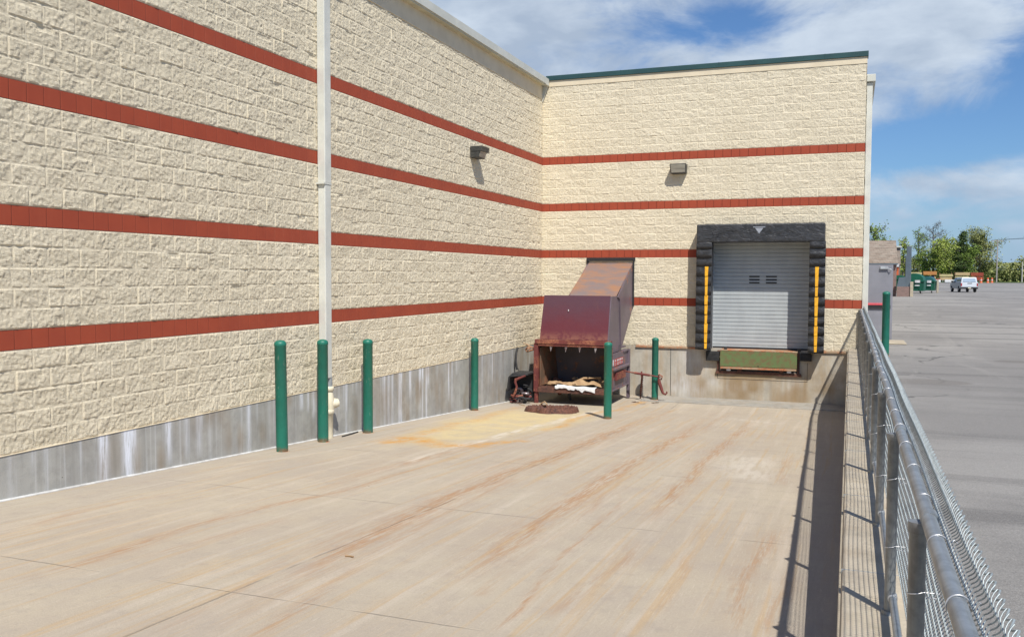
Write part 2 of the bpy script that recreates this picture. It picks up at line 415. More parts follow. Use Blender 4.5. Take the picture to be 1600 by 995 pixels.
def boards(name, c1, c2):
    t = NT(name); s3 = t.xyz(t.pos)
    st = t.noise(t.scale(t.pos,(.6,.6,9)), 1, 4, .7)
    t.color(t.mix(t.ramp(st,.35,.65), c1, c2)); t.rough(.8); return t.m
M['pine'] = boards('pine_boards', (.60,.46,.24), (.42,.30,.15))
M['pine2'] = boards('orange_boards', (.55,.26,.08), (.42,.17,.05))
M['pine3'] = boards('yellow_boards', (.58,.50,.26), (.40,.36,.16))
M['redwood'] = boards('red_boards', (.34,.06,.03), (.24,.04,.025))
def leafmat(name, c1, c2):
    t = NT(name)
    rn = t.t.nodes.new('ShaderNodeObjectInfo')
    f = t.ramp(t.noise(t.pos, .9, 3), .35, .65)
    t.color(t.mix(f, c1, c2)); t.rough(.8)
    t.b.inputs['Specular IOR Level'].default_value = .2
    return t.m
M['leaf_green'] = leafmat('leaf_green', (.22,.30,.06), (.12,.18,.04))
M['leaf_yellow'] = leafmat('leaf_yellow', (.36,.42,.09), (.22,.28,.06))
M['leaf_dark'] = leafmat('leaf_dark', (.06,.095,.03), (.085,.125,.04))
M['leaf_olive'] = leafmat('leaf_olive', (.30,.32,.12), (.20,.22,.08))
M['leaf_bud'] = leafmat('leaf_bud', (.18,.18,.08), (.12,.12,.06))
M['bark'] = simple('bark', (.15,.125,.105), (.10,.085,.07), 3, .9)
M['bark_pale'] = simple('pale_bark', (.42,.40,.35), (.30,.27,.23), 2, .9)
M['roof'] = simple('roof_membrane', (.35,.34,.32), (.30,.29,.27), 1, .9)

# ------------------------------------------------------------------ numpy grids
def vnoise(U, V, seed, lin=False):
    rng = np.random.default_rng(seed); T = rng.random((256,256))
    iu = np.floor(U).astype(int); iv = np.floor(V).astype(int)
    fu = U-iu; fv = V-iv
    if not lin: fu = fu*fu*(3-2*fu); fv = fv*fv*(3-2*fv)
    a = T[iu%256, iv%256]; b = T[(iu+1)%256, iv%256]; c = T[iu%256, (iv+1)%256]; d = T[(iu+1)%256, (iv+1)%256]
    return (a*(1-fu)+b*fu)*(1-fv) + (c*(1-fu)+d*fu)*fv
def hashf(a, b, seed):
    x = np.sin(a*127.1 + b*311.7 + seed*74.7)*43758.5453
    return x - np.floor(x)
def grid_mesh(name, X, Y, Z, mat, parent=None, keep=None, attrs=None, smooth=False, flip=False, kind=None):
    nu, nv = X.shape
    off = root_loc(parent) if parent is not None else Vector((0,0,0))
    co = np.stack([X-off.x, Y-off.y, Z-off.z], -1).reshape(-1,3).astype(np.float32)
    idx = np.arange(nu*nv).reshape(nu, nv)
    q = np.stack([idx[:-1,:-1], idx[1:,:-1], idx[1:,1:], idx[:-1,1:]], -1)
    if flip: q = q[..., ::-1]
    q = q[keep] if keep is not None else q.reshape(-1,4)
    used = None
    if keep is not None:
        used, inv = np.unique(q, return_inverse=True); q = inv.reshape(-1,4); co = co[used]
    me = bpy.data.meshes.new(name)
    me.vertices.add(len(co)); me.vertices.foreach_set('co', co.ravel())
    n = len(q); me.loops.add(n*4); me.loops.foreach_set('vertex_index', q.ravel().astype(np.int32))
    me.polygons.add(n); me.polygons.foreach_set('loop_start', (np.arange(n)*4).astype(np.int32))
    me.polygons.foreach_set('use_smooth', np.full(n, smooth))
    me.update(calc_edges=True)
    for k, a in (attrs or {}).items():
        at = me.attributes.new(k, 'FLOAT', 'POINT'); at.data.foreach_set('value', (a.reshape(-1) if used is None else a.reshape(-1)[used]).astype(np.float32))
    me.materials.append(mat)
    o = bpy.data.objects.new(name, me); COL.objects.link(o)
    if parent is not None: o.parent = parent
    if kind: o['kind'] = kind
    return o

C = .2032
def lines(a0, a1, phase, step):
    out = set()
    k = math.floor((a0-phase)/C)
    while True:
        L = phase + k*C
        if L > a1+.01: break
        n = max(2, int(round((C-.01)/step)))
        for q in [L-.005] + list(np.linspace(L+.005, L+C-.005, n+1)):
            if a0-1e-6 <= q <= a1+1e-6: out.add(round(float(q), 5))
        k += 1
    out.add(round(a0,5)); out.add(round(a1,5))
    return np.array(sorted(out))
BANDS = (5, 11, 17, 23)   # course numbers painted red
def blockheight(U, V, phase, seed):
    cr = np.floor(V/C + 1e-6); kf = np.floor((U-phase)/C + 1e-6)
    par = np.mod(kf+cr, 2); st = kf-par
    blk = st
    du = np.minimum(U-phase-st*C, (st+2)*C-(U-phase)); dv = np.minimum(V-cr*C, (cr+1)*C-V)
    e = np.minimum(du, dv)
    hb = hashf(blk, cr, seed); h2 = hashf(blk, cr, seed+5); h3 = hashf(blk, cr, seed+9)
    lu = (U-phase-st*C)/(2*C)-.5; lv = (V-cr*C)/C-.5
    U2 = U + hb*31.7; V2 = V + h2*53.3
    wu = vnoise(U2*9, V2*9, 11)-.5; wv = vnoise(U2*9, V2*9, 12)-.5
    ca, sa = .81, .59
    A1, B1 = U2*ca+V2*sa, -U2*sa+V2*ca
    n1 = vnoise(A1*9+wu*1.2, B1*11+wv*1.2, seed, True)
    n2 = vnoise(U2*21+wu*1.5, V2*24+wv*1.5, seed+1, True)
    n3 = vnoise(A1*44, B1*48, seed+2, True)
    rid = 1-np.abs(vnoise(U2*14+wv*1.5, V2*17+wu*1.5, seed+3, True)*2-1)
    h = .0125 + .004*(hb-.5) + .008*(h2-.5)*lu*2 + .008*(h3-.45)*lv*2
    h += .0115*(n1-.5) + .005*(rid-.5) + .009*(n2-.5) + .012*(n3-.5)
    chip = np.clip((lv-.12)/.12, 0, 1)*np.clip(1.6-np.abs(lu+.3*(h3-.5))*5, 0, 1)*(hashf(blk, cr, seed+13) > .93)
    h -= .016*chip
    edge = np.clip((e-.004)/.012, 0, 1)
    h = .0085+(h-.0085)*(.72+.28*edge)
    h = np.maximum(h, -.002+.003*n3)
    h = np.where(e < .0062, .0078, h)
    band = np.isin(cr, BANDS)
    global TONE
    TONE = np.where(e < .0062, 1.25, .5+(hb-.5)*.7)
    return np.where(band, -.004, h)

# ------------------------------------------------------------------ building
bld = thing('retail_building', 'large store of cream split-face block with four brick red bands around a truck dock', 'building', (0,0,0))
BX = 7.926; TOP = 33*C
# left wing wall (faces +x), u runs from the inner corner towards the viewer
us = np.concatenate([lines(-.02, 8.5, .0202, .0175), lines(8.5, 17.4, .0202, .0125)[1:]]); vs = lines(0, TOP-.002, 0, .0145)
U, V = np.meshgrid(us, vs, indexing='ij'); H = blockheight(U, V, .0202, 21)
grid_mesh('wall', H, -U, V, M['block'], bld, attrs={'tone':TONE})
us = lines(17.4, 27.0, .0202, .05); vs = lines(0, TOP-.002, 0, .04)
U, V = np.meshgrid(us, vs, indexing='ij'); H = blockheight(U, V, .0202, 21)
grid_mesh('wall', H, -U, V, M['block'], bld, attrs={'tone':TONE})
# wall with the dock (faces -y)
us = lines(0, BX, .001, .018); vs = lines(0, TOP-.002, 0, .018)
U, V = np.meshgrid(us, vs, indexing='ij'); H = blockheight(U, V, .001, 55)*.8
uc = (U[:-1,:-1]+U[1:,1:])/2; vc = (V[:-1,:-1]+V[1:,1:])/2
keep = ~((uc > 4.40) & (uc < 6.82) & (vc < 2.62)) & ~((uc>1.38)&(uc<2.40)&(vc>1.1)&(vc<2.1))
grid_mesh('wall', U, -H, V, M['block'], bld, keep=keep, attrs={'tone':TONE})
# outer side wall of the dock wing (faces +x, runs away from the viewer)
us = lines(0, 12, .001, .03); vs = lines(0, TOP-.002, 0, .03)
U, V = np.meshgrid(us, vs, indexing='ij'); H = blockheight(U, V, .001, 77)
grid_mesh('wall', BX+H*.8, U, V, M['block'], bld, attrs={'tone':TONE})
b = MB(); b.box(BX-.3, BX-.002, 12, 64, 0, TOP); b.build('wall', M['cream_smooth'], bld)
b = MB(); b.box(-.3,-.004,-27,-26.7,0,TOP); b.build('wall', M['cream_smooth'], bld)

def band(u0, u1, phase, cr, kind, cuts=()):
    """smooth scored band course with a groove at every half block"""
    us = []; k = math.floor((u0-phase)/C)
    while phase+k*C < u1+.01:
        L = phase+k*C
        us += [q for q in (L-.006, L-.0035, L, L+.0035, L+.006, L+C*.5) if u0 <= q <= u1]; k += 1
    us = np.array(sorted(set([u0]+us+[u1])))
    vs = np.array([cr*C+.003, cr*C+.006, cr*C+.01, (cr+1)*C-.01, (cr+1)*C-.006, (cr+1)*C-.003])
    U, V = np.meshgrid(us, vs, indexing='ij')
    d = np.abs((U-phase)/C - np.round((U-phase)/C))*C
    H = np.where(d < .0034, -.001, np.where(d < .005, .004, .0085))
    H[:,0] = -.003; H[:,-1] = -.003
    keep = None
    uc = (U[:-1,:-1]+U[1:,1:])/2
    if cuts:
        keep = np.ones_like(uc, bool)
        for a, b_ in cuts: keep &= ~((uc > a) & (uc < b_))
    if kind == 'L': grid_mesh('red_band', H, -U, V, M['red'], bld, keep=keep, attrs={'groove':(d<.0036)*1.})
    elif kind == 'S': grid_mesh('red_band', BX+H, U, V, M['red'], bld, keep=keep, attrs={'groove':(d<.0036)*1.})
    else: grid_mesh('red_band', U, -H, V, M['red'], bld, keep=keep, attrs={'groove':(d<.0036)*1.})
for cr in BANDS:
    band(-.0, 27, .0202, cr, 'L')
    if cr == 5: segs = [(0,1.38),(2.40,4.42),(6.80,BX+.008)]
    elif cr == 11: segs = [(0,4.42),(6.80,BX+.008)]
    else: segs = [(0,BX+.008)]
    for sa, sb_ in segs: band(sa, sb_, .001, cr, 'B')
    band(-.008, 12, .001, cr, 'S')

# foundation below the block, left wing
def zg(y):
    if y < -23.4: return 0.
    return max(-1.29, -.43-.0605*(y+16.3)) if y > -16.3-7.1 else 0.
us = np.arange(-.02, 27, .025); vs = np.linspace(-1.6, -.004, 30)
U, V = np.meshgrid(us, vs, indexing='ij')
white = np.zeros_like(U); rng = np.random.default_rng(3)
strong = [15.01,14.96,14.66,14.62,14.54,13.98,13.67,13.45,12.45,11.19,11.02,10.87,9.92,8.63,8.49,8.35,8.08,8.01,7.65,7.25,7.14,6.97,6.89,5.94,5.78,5.55,4.16,3.55]
for s_ in strong:
    w = rng.uniform(.018,.05); L = rng.uniform(.25,1.2); a = rng.uniform(.5,1.)
    if 14.5 < s_ < 15.1: w = .045; a = .95; L = .6
    if s_ in (8.01,7.14,6.97,8.08): a = 1; L = 1.3
    white += a*np.exp(-((U-s_)/w)**2)*np.clip(1-(-V)/L, 0, 1)**.4
for _ in range(46):
    s_ = rng.uniform(1, 17); w = rng.uniform(.012,.04); L = rng.uniform(.2,1.0)
    white += .32*np.exp(-((U-s_)/w)**2)*np.clip(1-(-V)/L, 0, 1)**.6
brown = .5*np.clip(vnoise(U*2.2, V*2.5, 8)*vnoise(U*8, V*2, 9)*2.2-.5, 0, 1)
grid_mesh('foundation', np.full_like(U, .016), -U, V, M['found'], bld, attrs={'white':np.clip(white,0,1),'brown':brown})
b = MB(); b.box(-.012, .024, -27, 0, -.0035, .006); b.build('ledge', M['cream_smooth'], bld, bevel=.004)
# foundation, dock side
us = np.arange(0, 7.93, .03); vs = np.linspace(-1.6, -.004, 50)
U, V = np.meshgrid(us, vs, indexing='ij')
brown = np.clip(np.exp(-((U-5.6)/1.9)**2)*np.clip((-V-.35)*1.6,0,1)*(vnoise(U*4,V*3.4,4)*2.2-.25), 0, 1)
brown += .9*np.exp(-((V+.68)/.09)**2)*(np.abs(U-5.6)<1.05)*vnoise(U*5,V*4,6)
for s_, w in ((5.2,.06),(6.25,.05),(4.8,.04),(5.7,.05),(6.7,.05)):
    brown += .8*np.exp(-((U-s_)/w)**2)*np.clip((-V-.6)*3,0,1)*np.clip(1.3+V,0,1)*2
white = .35*np.exp(-((U-3.9)/.35)**2)*vnoise(U*5,V*3,2)+.3*np.exp(-((V+.95)/.2)**2)*np.clip(vnoise(U*4,V*5,7)-.4,0,1)*2
hole = ~((((U[:-1,:-1]+U[1:,1:])/2) > 4.70) & (((U[:-1,:-1]+U[1:,1:])/2) < 6.50) & (((V[:-1,:-1]+V[1:,1:])/2) > -.57))
grid_mesh('foundation', U, np.full_like(U, -.006), V, M['found_back'], bld, keep=hole, attrs={'white':np.clip(white,0,1),'brown':np.clip(brown,0,1)})
b = MB(); b.box(3.45, 3.462, -.009, -.004, -1.25, -.06); b.build('form_joint', M['slot'], bld)
b = MB(); b.box(4.62,4.63,-.009,-.004,-.75,-.34); b.box(4.62,6.75,-.009,-.004,-.765,-.757); b.box(6.74,6.75,-.009,-.004,-.76,-.3)
b.build('form_joint', M['slot'], bld)
for xa_, xb_ in ((2.56,4.36),(6.86,7.60)):
    b = MB(); b.box(xa_, xb_, -.045, -.002, -.05, .0); b.build('rusty_angle', M['rustorange'], bld, bevel=.004)
b = MB(); b.box(BX-.3, BX-.01, 0, 64, -.3, .0); b.build('foundation', M['retain'], bld)
# roof slabs
b = MB(); b.box(-40, -.16, -27, 64, TOP-.15, TOP); b.build('roof', M['roof'], bld)
b = MB(); b.box(-.12, BX-.05, .25, 64, TOP-.15, TOP); b.build('roof', M['roof'], bld)
b = MB(); b.box(-40,-.02,-26.99,-26.7,0,TOP-.16); b.box(-40,-39.7,-26.6,64,0,TOP-.16); b.box(-39.6,BX-.4,63.7,64,0,TOP-.16); b.build('wall', M['cream_smooth'], bld)
# parapet trim and green coping on the dock wing
b = MB(); b.box(.004, BX+.012, -.022, .2, TOP, 6.86); b.box(BX-.2,BX+.012,.202,12,TOP,6.74); b.build('parapet_trim', M['cream_smooth'], bld)
b = MB(); b.box(.10, BX+.035, -.055, .26, 6.862, 6.985); b.build('coping', M['coping'], bld, bevel=.006)
b = MB()
for x in (2.1, 4.55, 7.0):
    b = MB(); b.box(x, x+.012, -.059, -.05, 6.866, 6.99); b.build('coping_joint', M['coping'], bld)
# eave along the left wing
b = MB(); b.prism([(.0,6.72),(.15,6.72),(.15,6.74),(.185,6.74),(.185,6.90),(-.2,6.95),(-.2,6.72)], 'y', -27, -.30); b.build('fascia', M['eave'], bld)
b = MB(); b.prism([(.001,6.37),(.026,6.37),(.026,6.718),(.001,6.718)], 'y', -27, -.10); b.build('soffit', M['cream_smooth'], bld)
b = MB(); b.box(.027, .15, -27, -.3, 6.708, 6.719); b.build('drip_edge', M['gutter_in'], bld)
b = MB()
y = -2.9
while y > -26:
    b = MB(); b.box(.1855, .1885, y, y+.03, 6.738, 6.903); b.build('fascia_joint', M['eave'], bld); y -= 3.05
b = MB(); b.hexa([(.0,-.10,6.32),(.03,-.10,6.32),(.03,-.06,6.32),(.0,-.06,6.32)], [(.0,-.10,6.72),(.16,-.10,6.72),(.16,-.06,6.72),(.0,-.06,6.72)]); b.box(.0,.187,-.30,-.04,6.722,6.90); b.build('eave_end', M['eave'], bld)

# ---- dock door recess
b = MB(); b.box(4.30,4.415,.003,.36,-.03,2.62); b.box(6.80,6.92,.003,.36,-.03,2.62); b.box(4.30,6.92,.003,.36,2.60,2.75)
b.build('door_frame', M['greysteel'], bld)
b = MB(); b.box(4.2,7.0,.0,2.2,-.14,-.035); b.box(4.15,4.25,.45,2.3,-.035,2.9); b.box(6.95,7.05,.45,2.3,-.035,2.9); b.box(4.15,7.05,2.2,2.3,-.035,2.9)
b.build('dock_floor', M['retain'], bld)
door = MB()
prof = []; z = -.03; k = 0
while z < 2.60:
    prof += [(.330, z), (.330, z+.070), (.345, z+.080), (.345, z+.088)]; z += .0955
us = np.array([4.42, 6.79]); X, I = np.meshgrid(us, np.arange(len(prof)), indexing='ij')
Yp = np.array([p[0] for p in prof])[None,:].repeat(2,0); Zp = np.array([p[1] for p in prof])[None,:].repeat(2,0)
rd = grid_mesh('roll_up_door', X, Yp, Zp, M['door'], bld)
v = MB()
for x0, x1 in ((5.32,5.57),(5.72,5.98)):
    for k in range(3):
        v = MB(); v.box(x0, x1, .322, .333, 1.595+k*.076, 1.63+k*.076); v.build('vent_slot', M['slot'], rd)
v = MB(); v.box(4.42,6.79,.315,.35,-.032,.012); v.build('bottom_bar', M['slot'], rd)
v = MB(); v.box(4.416,4.452,.25,.328,-.03,2.58); v.build('door_track', M['track'], bld)
v = MB(); v.box(6.76,6.796,.25,.328,-.03,2.58); v.build('door_track', M['track'], bld)

# ---- dock seal
seal = thing('dock_seal', 'black vinyl dock seal with pleated side pads and yellow stripes around the roll-up door', 'dock seal', (5.62,0,0))
D = -.42
b = MB(); b.box(4.13, 7.10, D, -.035, 2.585, 3.03); hp = b.build('header_pad', M['vinyl'], seal, bevel=.03)
b = MB()
random.seed(8)
for _ in range(8):   # fabric creases
    x = random.uniform(4.2, 6.9); z = random.uniform(2.62, 2.9)
    b = MB(); b.tube([(x, D-.001, z), (x+.2, D-.004, z+random.uniform(-.05,.05)), (x+.45, D-.001, z+random.uniform(-.09,.09))], [.002,.007,.002], 6); b.build('crease', M['vinyl'], hp)
b = MB(); b.prism([(5.47,2.955),(5.75,2.955),(5.75,2.935),(5.47,2.935)], 'y', D-.006, D-.001)
b.prism([(5.515,2.922),(5.705,2.922),(5.61,2.79)], 'y', D-.006, D-.001); b.build('emblem', M['emblem'], hp)
def side_pad(x0, x1, ys):
    b = MB(); b.box(x0+.008, x1-.008, D+.012, -.035, -.02, 2.58); pad = b.build('side_pad', M['vinyl'], seal, bevel=.02)
    z = 2.60; k = 0
    hs = [.17,.22,.20]+[.232]*20
    while z > .02:
        z0 = max(z-hs[k], -.02)
        b = MB(); w = random.uniform(-.006,.006)
        n = 8; vs = []; fs = []
        for i in range(n+1):   # an overlapping flap: bulges at its lower edge, which sags a little
            tt = i/n; x = x0+(x1-x0)*tt; sag = .008*math.sin(math.pi*tt)+random.uniform(-.003,.003)
            cx = .5-abs(tt-.5); rnd = min(1, cx*12)
            vs += [(x, D+.016-.010*rnd+w*.5, z+.004), (x, D+.010-.010*rnd+w, (z+z0)/2), (x, D+.004-.014*rnd+w, z0-sag), (x, D+.02-.004*rnd, z0-sag+.006), (x, D+.02, z+.0)]
        for i in range(n):
            for j in range(4): fs.append((i*5+j, (i+1)*5+j, (i+1)*5+j+1, i*5+j+1))
        b.add(vs, fs, True); b.build('flap', M['vinyl'], pad, fixn=False)
        if k >= 3:
            b = MB(); cx0, cx1 = ys(z), ys(z)
            wa = .047 - .005*((k*7)%3); 
            zb = max(z0, .005)
            b.hexa([(cx0-wa*.7, D-.018+w, zb-.004),(cx1+wa*.8, D-.018+w, zb-.004),(cx1+wa*.8, D+.03, zb-.004),(cx0-wa*.7, D+.03, zb-.004)],
                   [(cx0-wa*.8, D-.004+w, z-.006),(cx1+wa, D-.004+w, z-.006),(cx1+wa, D+.04, z-.006),(cx0-wa*.8, D+.04, z-.006)])
            b.build('yellow_stripe', M['yellow'], pad)
        z = z0; k += 1
side_pad(4.13, 4.50, lambda z: 4.38); side_pad(6.76, 7.12, lambda z: 6.93)

# ---- dock leveler
lev = thing('dock_leveler', 'green rusty dock leveler lip set in the concrete under the roll-up door', 'dock leveler', (5.6,0,-.6))
b = MB(); b.box(4.70,6.51,-.14,-.105,-.44,-.068); lip = b.build('lip_plate', M['lgreen'], lev, bevel=.005)
b = MB(); b.box(4.71,6.50,-.13,-.10,-.50,-.442); b.build('lip_edge', M['rustorange'], lip)
b = MB(); b.box(5.60,5.625,-.146,-.14,-.42,-.40); b.build('bolt_hole', M['slot'], lip)
b = MB(); b.box(4.69,6.52,-.10,.9,-.062,-.034); b.build('deck_plate', M['rustorange'], lev, bevel=.003)
b = MB(); b.box(4.71,6.49,.0,.02,-.565,-.07); b.build('pit_back', M['slot'], lev)
b = MB(); b.box(4.59,5.08,-.055,.02,-.635,-.567); b.box(5.08,6.05,-.045,.02,-.632,-.562); b.box(6.05,6.61,-.055,.02,-.645,-.573); b.build('sill_channel', M['rust'], lev, bevel=.004)
for x in (4.62, 6.515):
    b = MB(); b.box(x,x+.05,-.05,.015,-.565,-.06); b.build('side_angle', M['rust'], lev, bevel=.004)
for x in (4.85, 5.12, 6.10, 6.28):
    b = MB(); b.box(x,x+.10,-.10,-.02,-.555,-.505); b.build('lug', M['label'] if x in (4.85,6.28) else M['rust'], lev, bevel=.008)
for x0, x1, zb in ((4.35,4.665,-.32),(6.58,6.84,-.25)):
    b = MB(); b.box(x0,x1,-.13,-.01,zb,-.085)
    for k in range(6): b.box(x0+.01,x1-.01,-.136,-.13,zb+.01+k*.033,zb+.03+k*.033)
    b.build('rubber_bumper', M['black'], lev, bevel=.008)
for x in (4.78, 6.52):
    b = MB(); b.box(x,x+.07,-.06,.02,-.033,.035); b.build('stop_block', M['black'], lev, bevel=.01)

# ---- wall lights
def wall_light(name, label, M4, visor=False):
    r_ = thing(name, label, 'wall light', M4.translation); r_.rotation_euler = M4.to_euler(); r_['group'] = 'wall lights on the block'
    # local: x right, -y out of the wall
    b = MB(); b.hexa([(-.19,-.19,.0),(.19,-.19,.0),(.19,-.0,.0),(-.19,-.0,.0)], [(-.20,-.27,.235),(.20,-.27,.235),(.20,0,.235),(-.20,0,.235)])
    b.build('housing', M['lamp_dark'], r_, bevel=.01, local=True)
    b = MB(); b.hexa([(-.170,-.200,.018),(.170,-.200,.018),(.170,-.180,.018),(-.170,-.180,.018)], [(-.180,-.279,.212),(.180,-.279,.212),(.180,-.24,.212),(-.180,-.24,.212)])
    b.build('lens', M['lens'], r_, bevel=.006, local=True)
    if visor:
        b = MB(); b.hexa([(-.205,-.275,.13),(.205,-.275,.13),(.205,-.03,.13),(-.205,-.03,.13)],[(-.205,-.292,.24),(.205,-.292,.24),(.205,-.01,.24),(-.205,-.01,.24)]); b.build('visor', M['lamp_dark'], r_, bevel=.006, local=True)
wall_light('wall_light', 'boxy wall light with glass front, on the dock wall above the door seal', Matrix.Translation((3.62,-.012,4.31)))
r2 = Matrix.Translation((.012,-4.66,4.28)) @ Matrix.Rotation(R(90),4,'Z')
wall_light('wall_light', 'boxy dark wall light on the long left wall, just under the top red band', r2, True)

# ---- downspouts
ds = thing('downspout', 'tall cream square downspout on the long left wall ending in a pvc cleanout fitting', 'downspout', (.08,-10.63,-.7))
b = MB(); b.box(.02,.15,-10.72,-10.55,.17,3.18); b.build('lower_pipe', M['pipe'], ds, bevel=.012)
b = MB(); b.box(.018,.154,-10.724,-10.546,3.17,6.70); b.build('upper_pipe', M['pipe'], ds, bevel=.012)
b = MB(); b.box(.008,.158,-10.76,-10.545,3.150,3.172); b.build('strap', M['pipe'], ds)
b = MB(); b.lathe([(.062,-.02),(.062,.19)], (.085,-10.56,0)); b.build('stub_pipe', M['greysteel'], ds)
b = MB(); b.lathe([(.068,-.04),(.085,-.035),(.085,.03),(.072,.035)], (.085,-10.56,0)); b.lathe([(.07,-.85),(.07,-.40),(.088,-.39),(.088,-.33),(.07,-.32),(.07,-.03)], (.085,-10.56,0)); b.build('ground_pipe', M['pvc'], ds)
b = MB(); b.tube([(.085,-10.56,-.40),(.087,-10.558,-.30),(.086,-10.56,-.16),(.085,-10.56,-.06)], [.074,.088,.088,.072], 20); b.tube([(.09,-10.55,-.25),(.155,-10.46,-.235)], .078, 20); b.tube([(.155,-10.46,-.235),(.175,-10.432,-.232)], .066, 20); b.tube([(.175,-10.432,-.232),(.188,-10.415,-.23)], .024, 4)
b.build('cleanout_fitting', M['pvc'], ds)
ds2 = thing('downspout', 'cream downspout with a short gutter end behind the right corner of the dock wing', 'downspout', (8.0,.35,0))
b = MB(); b.box(7.94,8.07,.28,.45,.78,6.32); b.build('pipe', M['pipe'], ds2, bevel=.01)
b = MB(); b.box(7.95,8.06,.29,.44,.1,.78); b.build('lower_pipe', M['greysteel'], ds2, bevel=.01)
b = MB(); b.box(7.93,8.13,.22,12,6.33,6.50); b.build('gutter', M['eave'], ds2, bevel=.01)

# ---- grey steel door standing open behind the corner
gd = thing('steel_door', 'flat grey steel door standing open with a red push bar beyond the dock corner', 'door', (7.95,4.3,0))
b = MB(); b.box(7.96,8.77,4.28,4.325,.02,2.10); b.build('leaf', M['grey_door'], gd, bevel=.004)
b = MB(); b.box(8.0,8.66,4.225,4.279,.985,1.045); b.build('push_bar', M['barred'], gd, bevel=.005)
b = MB(); b.box(8.0,8.72,4.24,4.279,.89,.984); b.build('bar_shadow', M['slot'], gd, bevel=.005)  # near-black box stands in for the shadow below the push bar
b = MB(); b.box(8.44,8.64,4.22,4.279,1.985,2.05); b.tube([(8.64,4.24,2.0),(8.72,4.2,1.97),(8.70,4.26,1.93)], .012, 6); b.build('door_closer', M['track'], gd, bevel=.004)
o = MB(); o.box(7.99,9.08,2.9,4.22,.004,.035); o = o.build('doorstep', M['step'], None, bevel=.008); tag(o, 'small tan concrete doorstep slab at the foot of the grey door', 'doorstep')

# ------------------------------------------------------------------ ground
TR = [[(2.39,-18.24),(2.47,-17.61),(2.39,-16.8),(2.33,-16.25),(2.42,-15.15),(2.59,-14.49),(2.62,-13.2),(2.7,-11.5)],
[(4.3,-18.5),(3.96,-16.37),(3.91,-15.32),(3.76,-14.07),(3.7,-12.44),(3.79,-10.67),(3.8,-8.54),(3.81,-5.99),(3.74,-2.33)],
[(5.12,-17.03),(5.07,-15.65),(4.99,-13.91),(4.96,-12.21),(4.95,-10.54),(5.01,-7.19),(4.9,-2.24)],
[(5.88,-14.41),(5.91,-13.12),(5.84,-10.79),(5.87,-7.06),(5.87,-3.52)],
[(5.71,-17.75),(5.69,-17.27),(5.63,-16.29),(5.58,-15.12),(5.53,-13.84),(5.25,-12.63)],
[(5.98,-17.41),(5.99,-16.81),(6.02,-15.94),(6.05,-15.04)],
[(7.04,-17.14),(7.0,-16.34),(7.01,-15.38),(7.14,-13.76)],
[(7.25,-17.07),(7.26,-16.59),(7.26,-15.34)],
[(6.54,-16.98),(6.54,-16.29),(6.51,-15.06)],[(6.98,-11.69),(6.87,-8.87)],
[(1.08,-17.15),(1.03,-16.32),(1.06,-15.73),(1.29,-14.78)],[(2.73,-17.46),(2.75,-16.57),(2.88,-15.36)],
[(2.44,-14.81),(2.22,-12.66),(2.32,-10.96),(2.39,-9.68)]]
TW = [(.05,.75),(.10,1.),(.09,.8),(.07,.8),(.014,.9),(.04,.6),(.05,.6),(.04,.5),(.04,.3),(.06,.35),(.03,.45),(.05,.4),(.09,.45)]
xs = np.linspace(0, 7.66, 255); ys = np.concatenate([np.arange(-23.5, -8, .04), np.arange(-8, .001, .05)])
X, Y = np.meshgrid(xs, ys, indexing='ij')
def seg(poly, X, Y, wob=.0, seed=0):
    d = np.full(X.shape, 9.); tt = np.zeros(X.shape); L = len(poly)-1
    Xw = X + wob*(vnoise(Y*1.3+seed*7.1, X*0+seed, 31)-.5)*2
    for i in range(L):
        ax, ay = poly[i]; bx, by = poly[i+1]; dx, dy = bx-ax, by-ay; l2 = dx*dx+dy*dy
        q = np.clip(((Xw-ax)*dx+(Y-ay)*dy)/l2, 0, 1); dd = np.hypot(Xw-ax-q*dx, Y-ay-q*dy)
        m = dd < d; d = np.where(m, dd, d); tt = np.where(m, (i+q)/L, tt)
    return d, tt
rust = np.zeros_like(X)
for i, (poly, (w, a)) in enumerate(zip(TR, TW)):
    d, tt = seg(poly, X, Y, .05, i)
    fade = np.clip(tt*5, 0, 1)*np.clip((1-tt)*5, .15, 1)
    var = .45+.9*vnoise(Y*1.1+i*3, X*2+i, 5)
    core = np.exp(-(d/w)**2)*a; halo = .35*a*np.exp(-(d/(w*3.2))**2)
    rust = np.maximum(rust, (core+halo)*fade*var)
d, tt = seg(TR[1], X-.22, Y, .05, 20); rust = np.maximum(rust, .55*np.exp(-(d/.06)**2)*(.3+vnoise(Y*.9,X*2,15)))
d, tt = seg(TR[1], X+.30, Y, .05, 21); rust = np.maximum(rust, .4*np.exp(-(d/.05)**2)*(.2+vnoise(Y*.8,X*2,16)))
d, tt = seg(TR[2], X-.25, Y, .05, 22); rust = np.maximum(rust, .5*np.exp(-(d/.05)**2)*(.2+vnoise(Y*.8,X*2,17)))
orange = np.zeros_like(X)
for poly, w, a in (([(1.25,-10.47),(1.24,-9.84),(2.06,-10.4),(2.46,-10.24)],.22,.9),([(2.55,-9.94),(2.68,-9.59),(2.84,-9.31)],.12,1.),([(3.02,-1.17),(2.77,-3.03),(2.62,-5.56),(2.67,-7.7)],.10,.6),([(.77,-2.52),(.91,-5.38),(.91,-7.9),(1.16,-9.89)],.16,.45)):
    d, tt = seg(poly, X, Y, .12, 9); orange = np.maximum(orange, a*np.exp(-(d/w)**2)*(.55+1.1*vnoise(X*6,Y*3,8)))
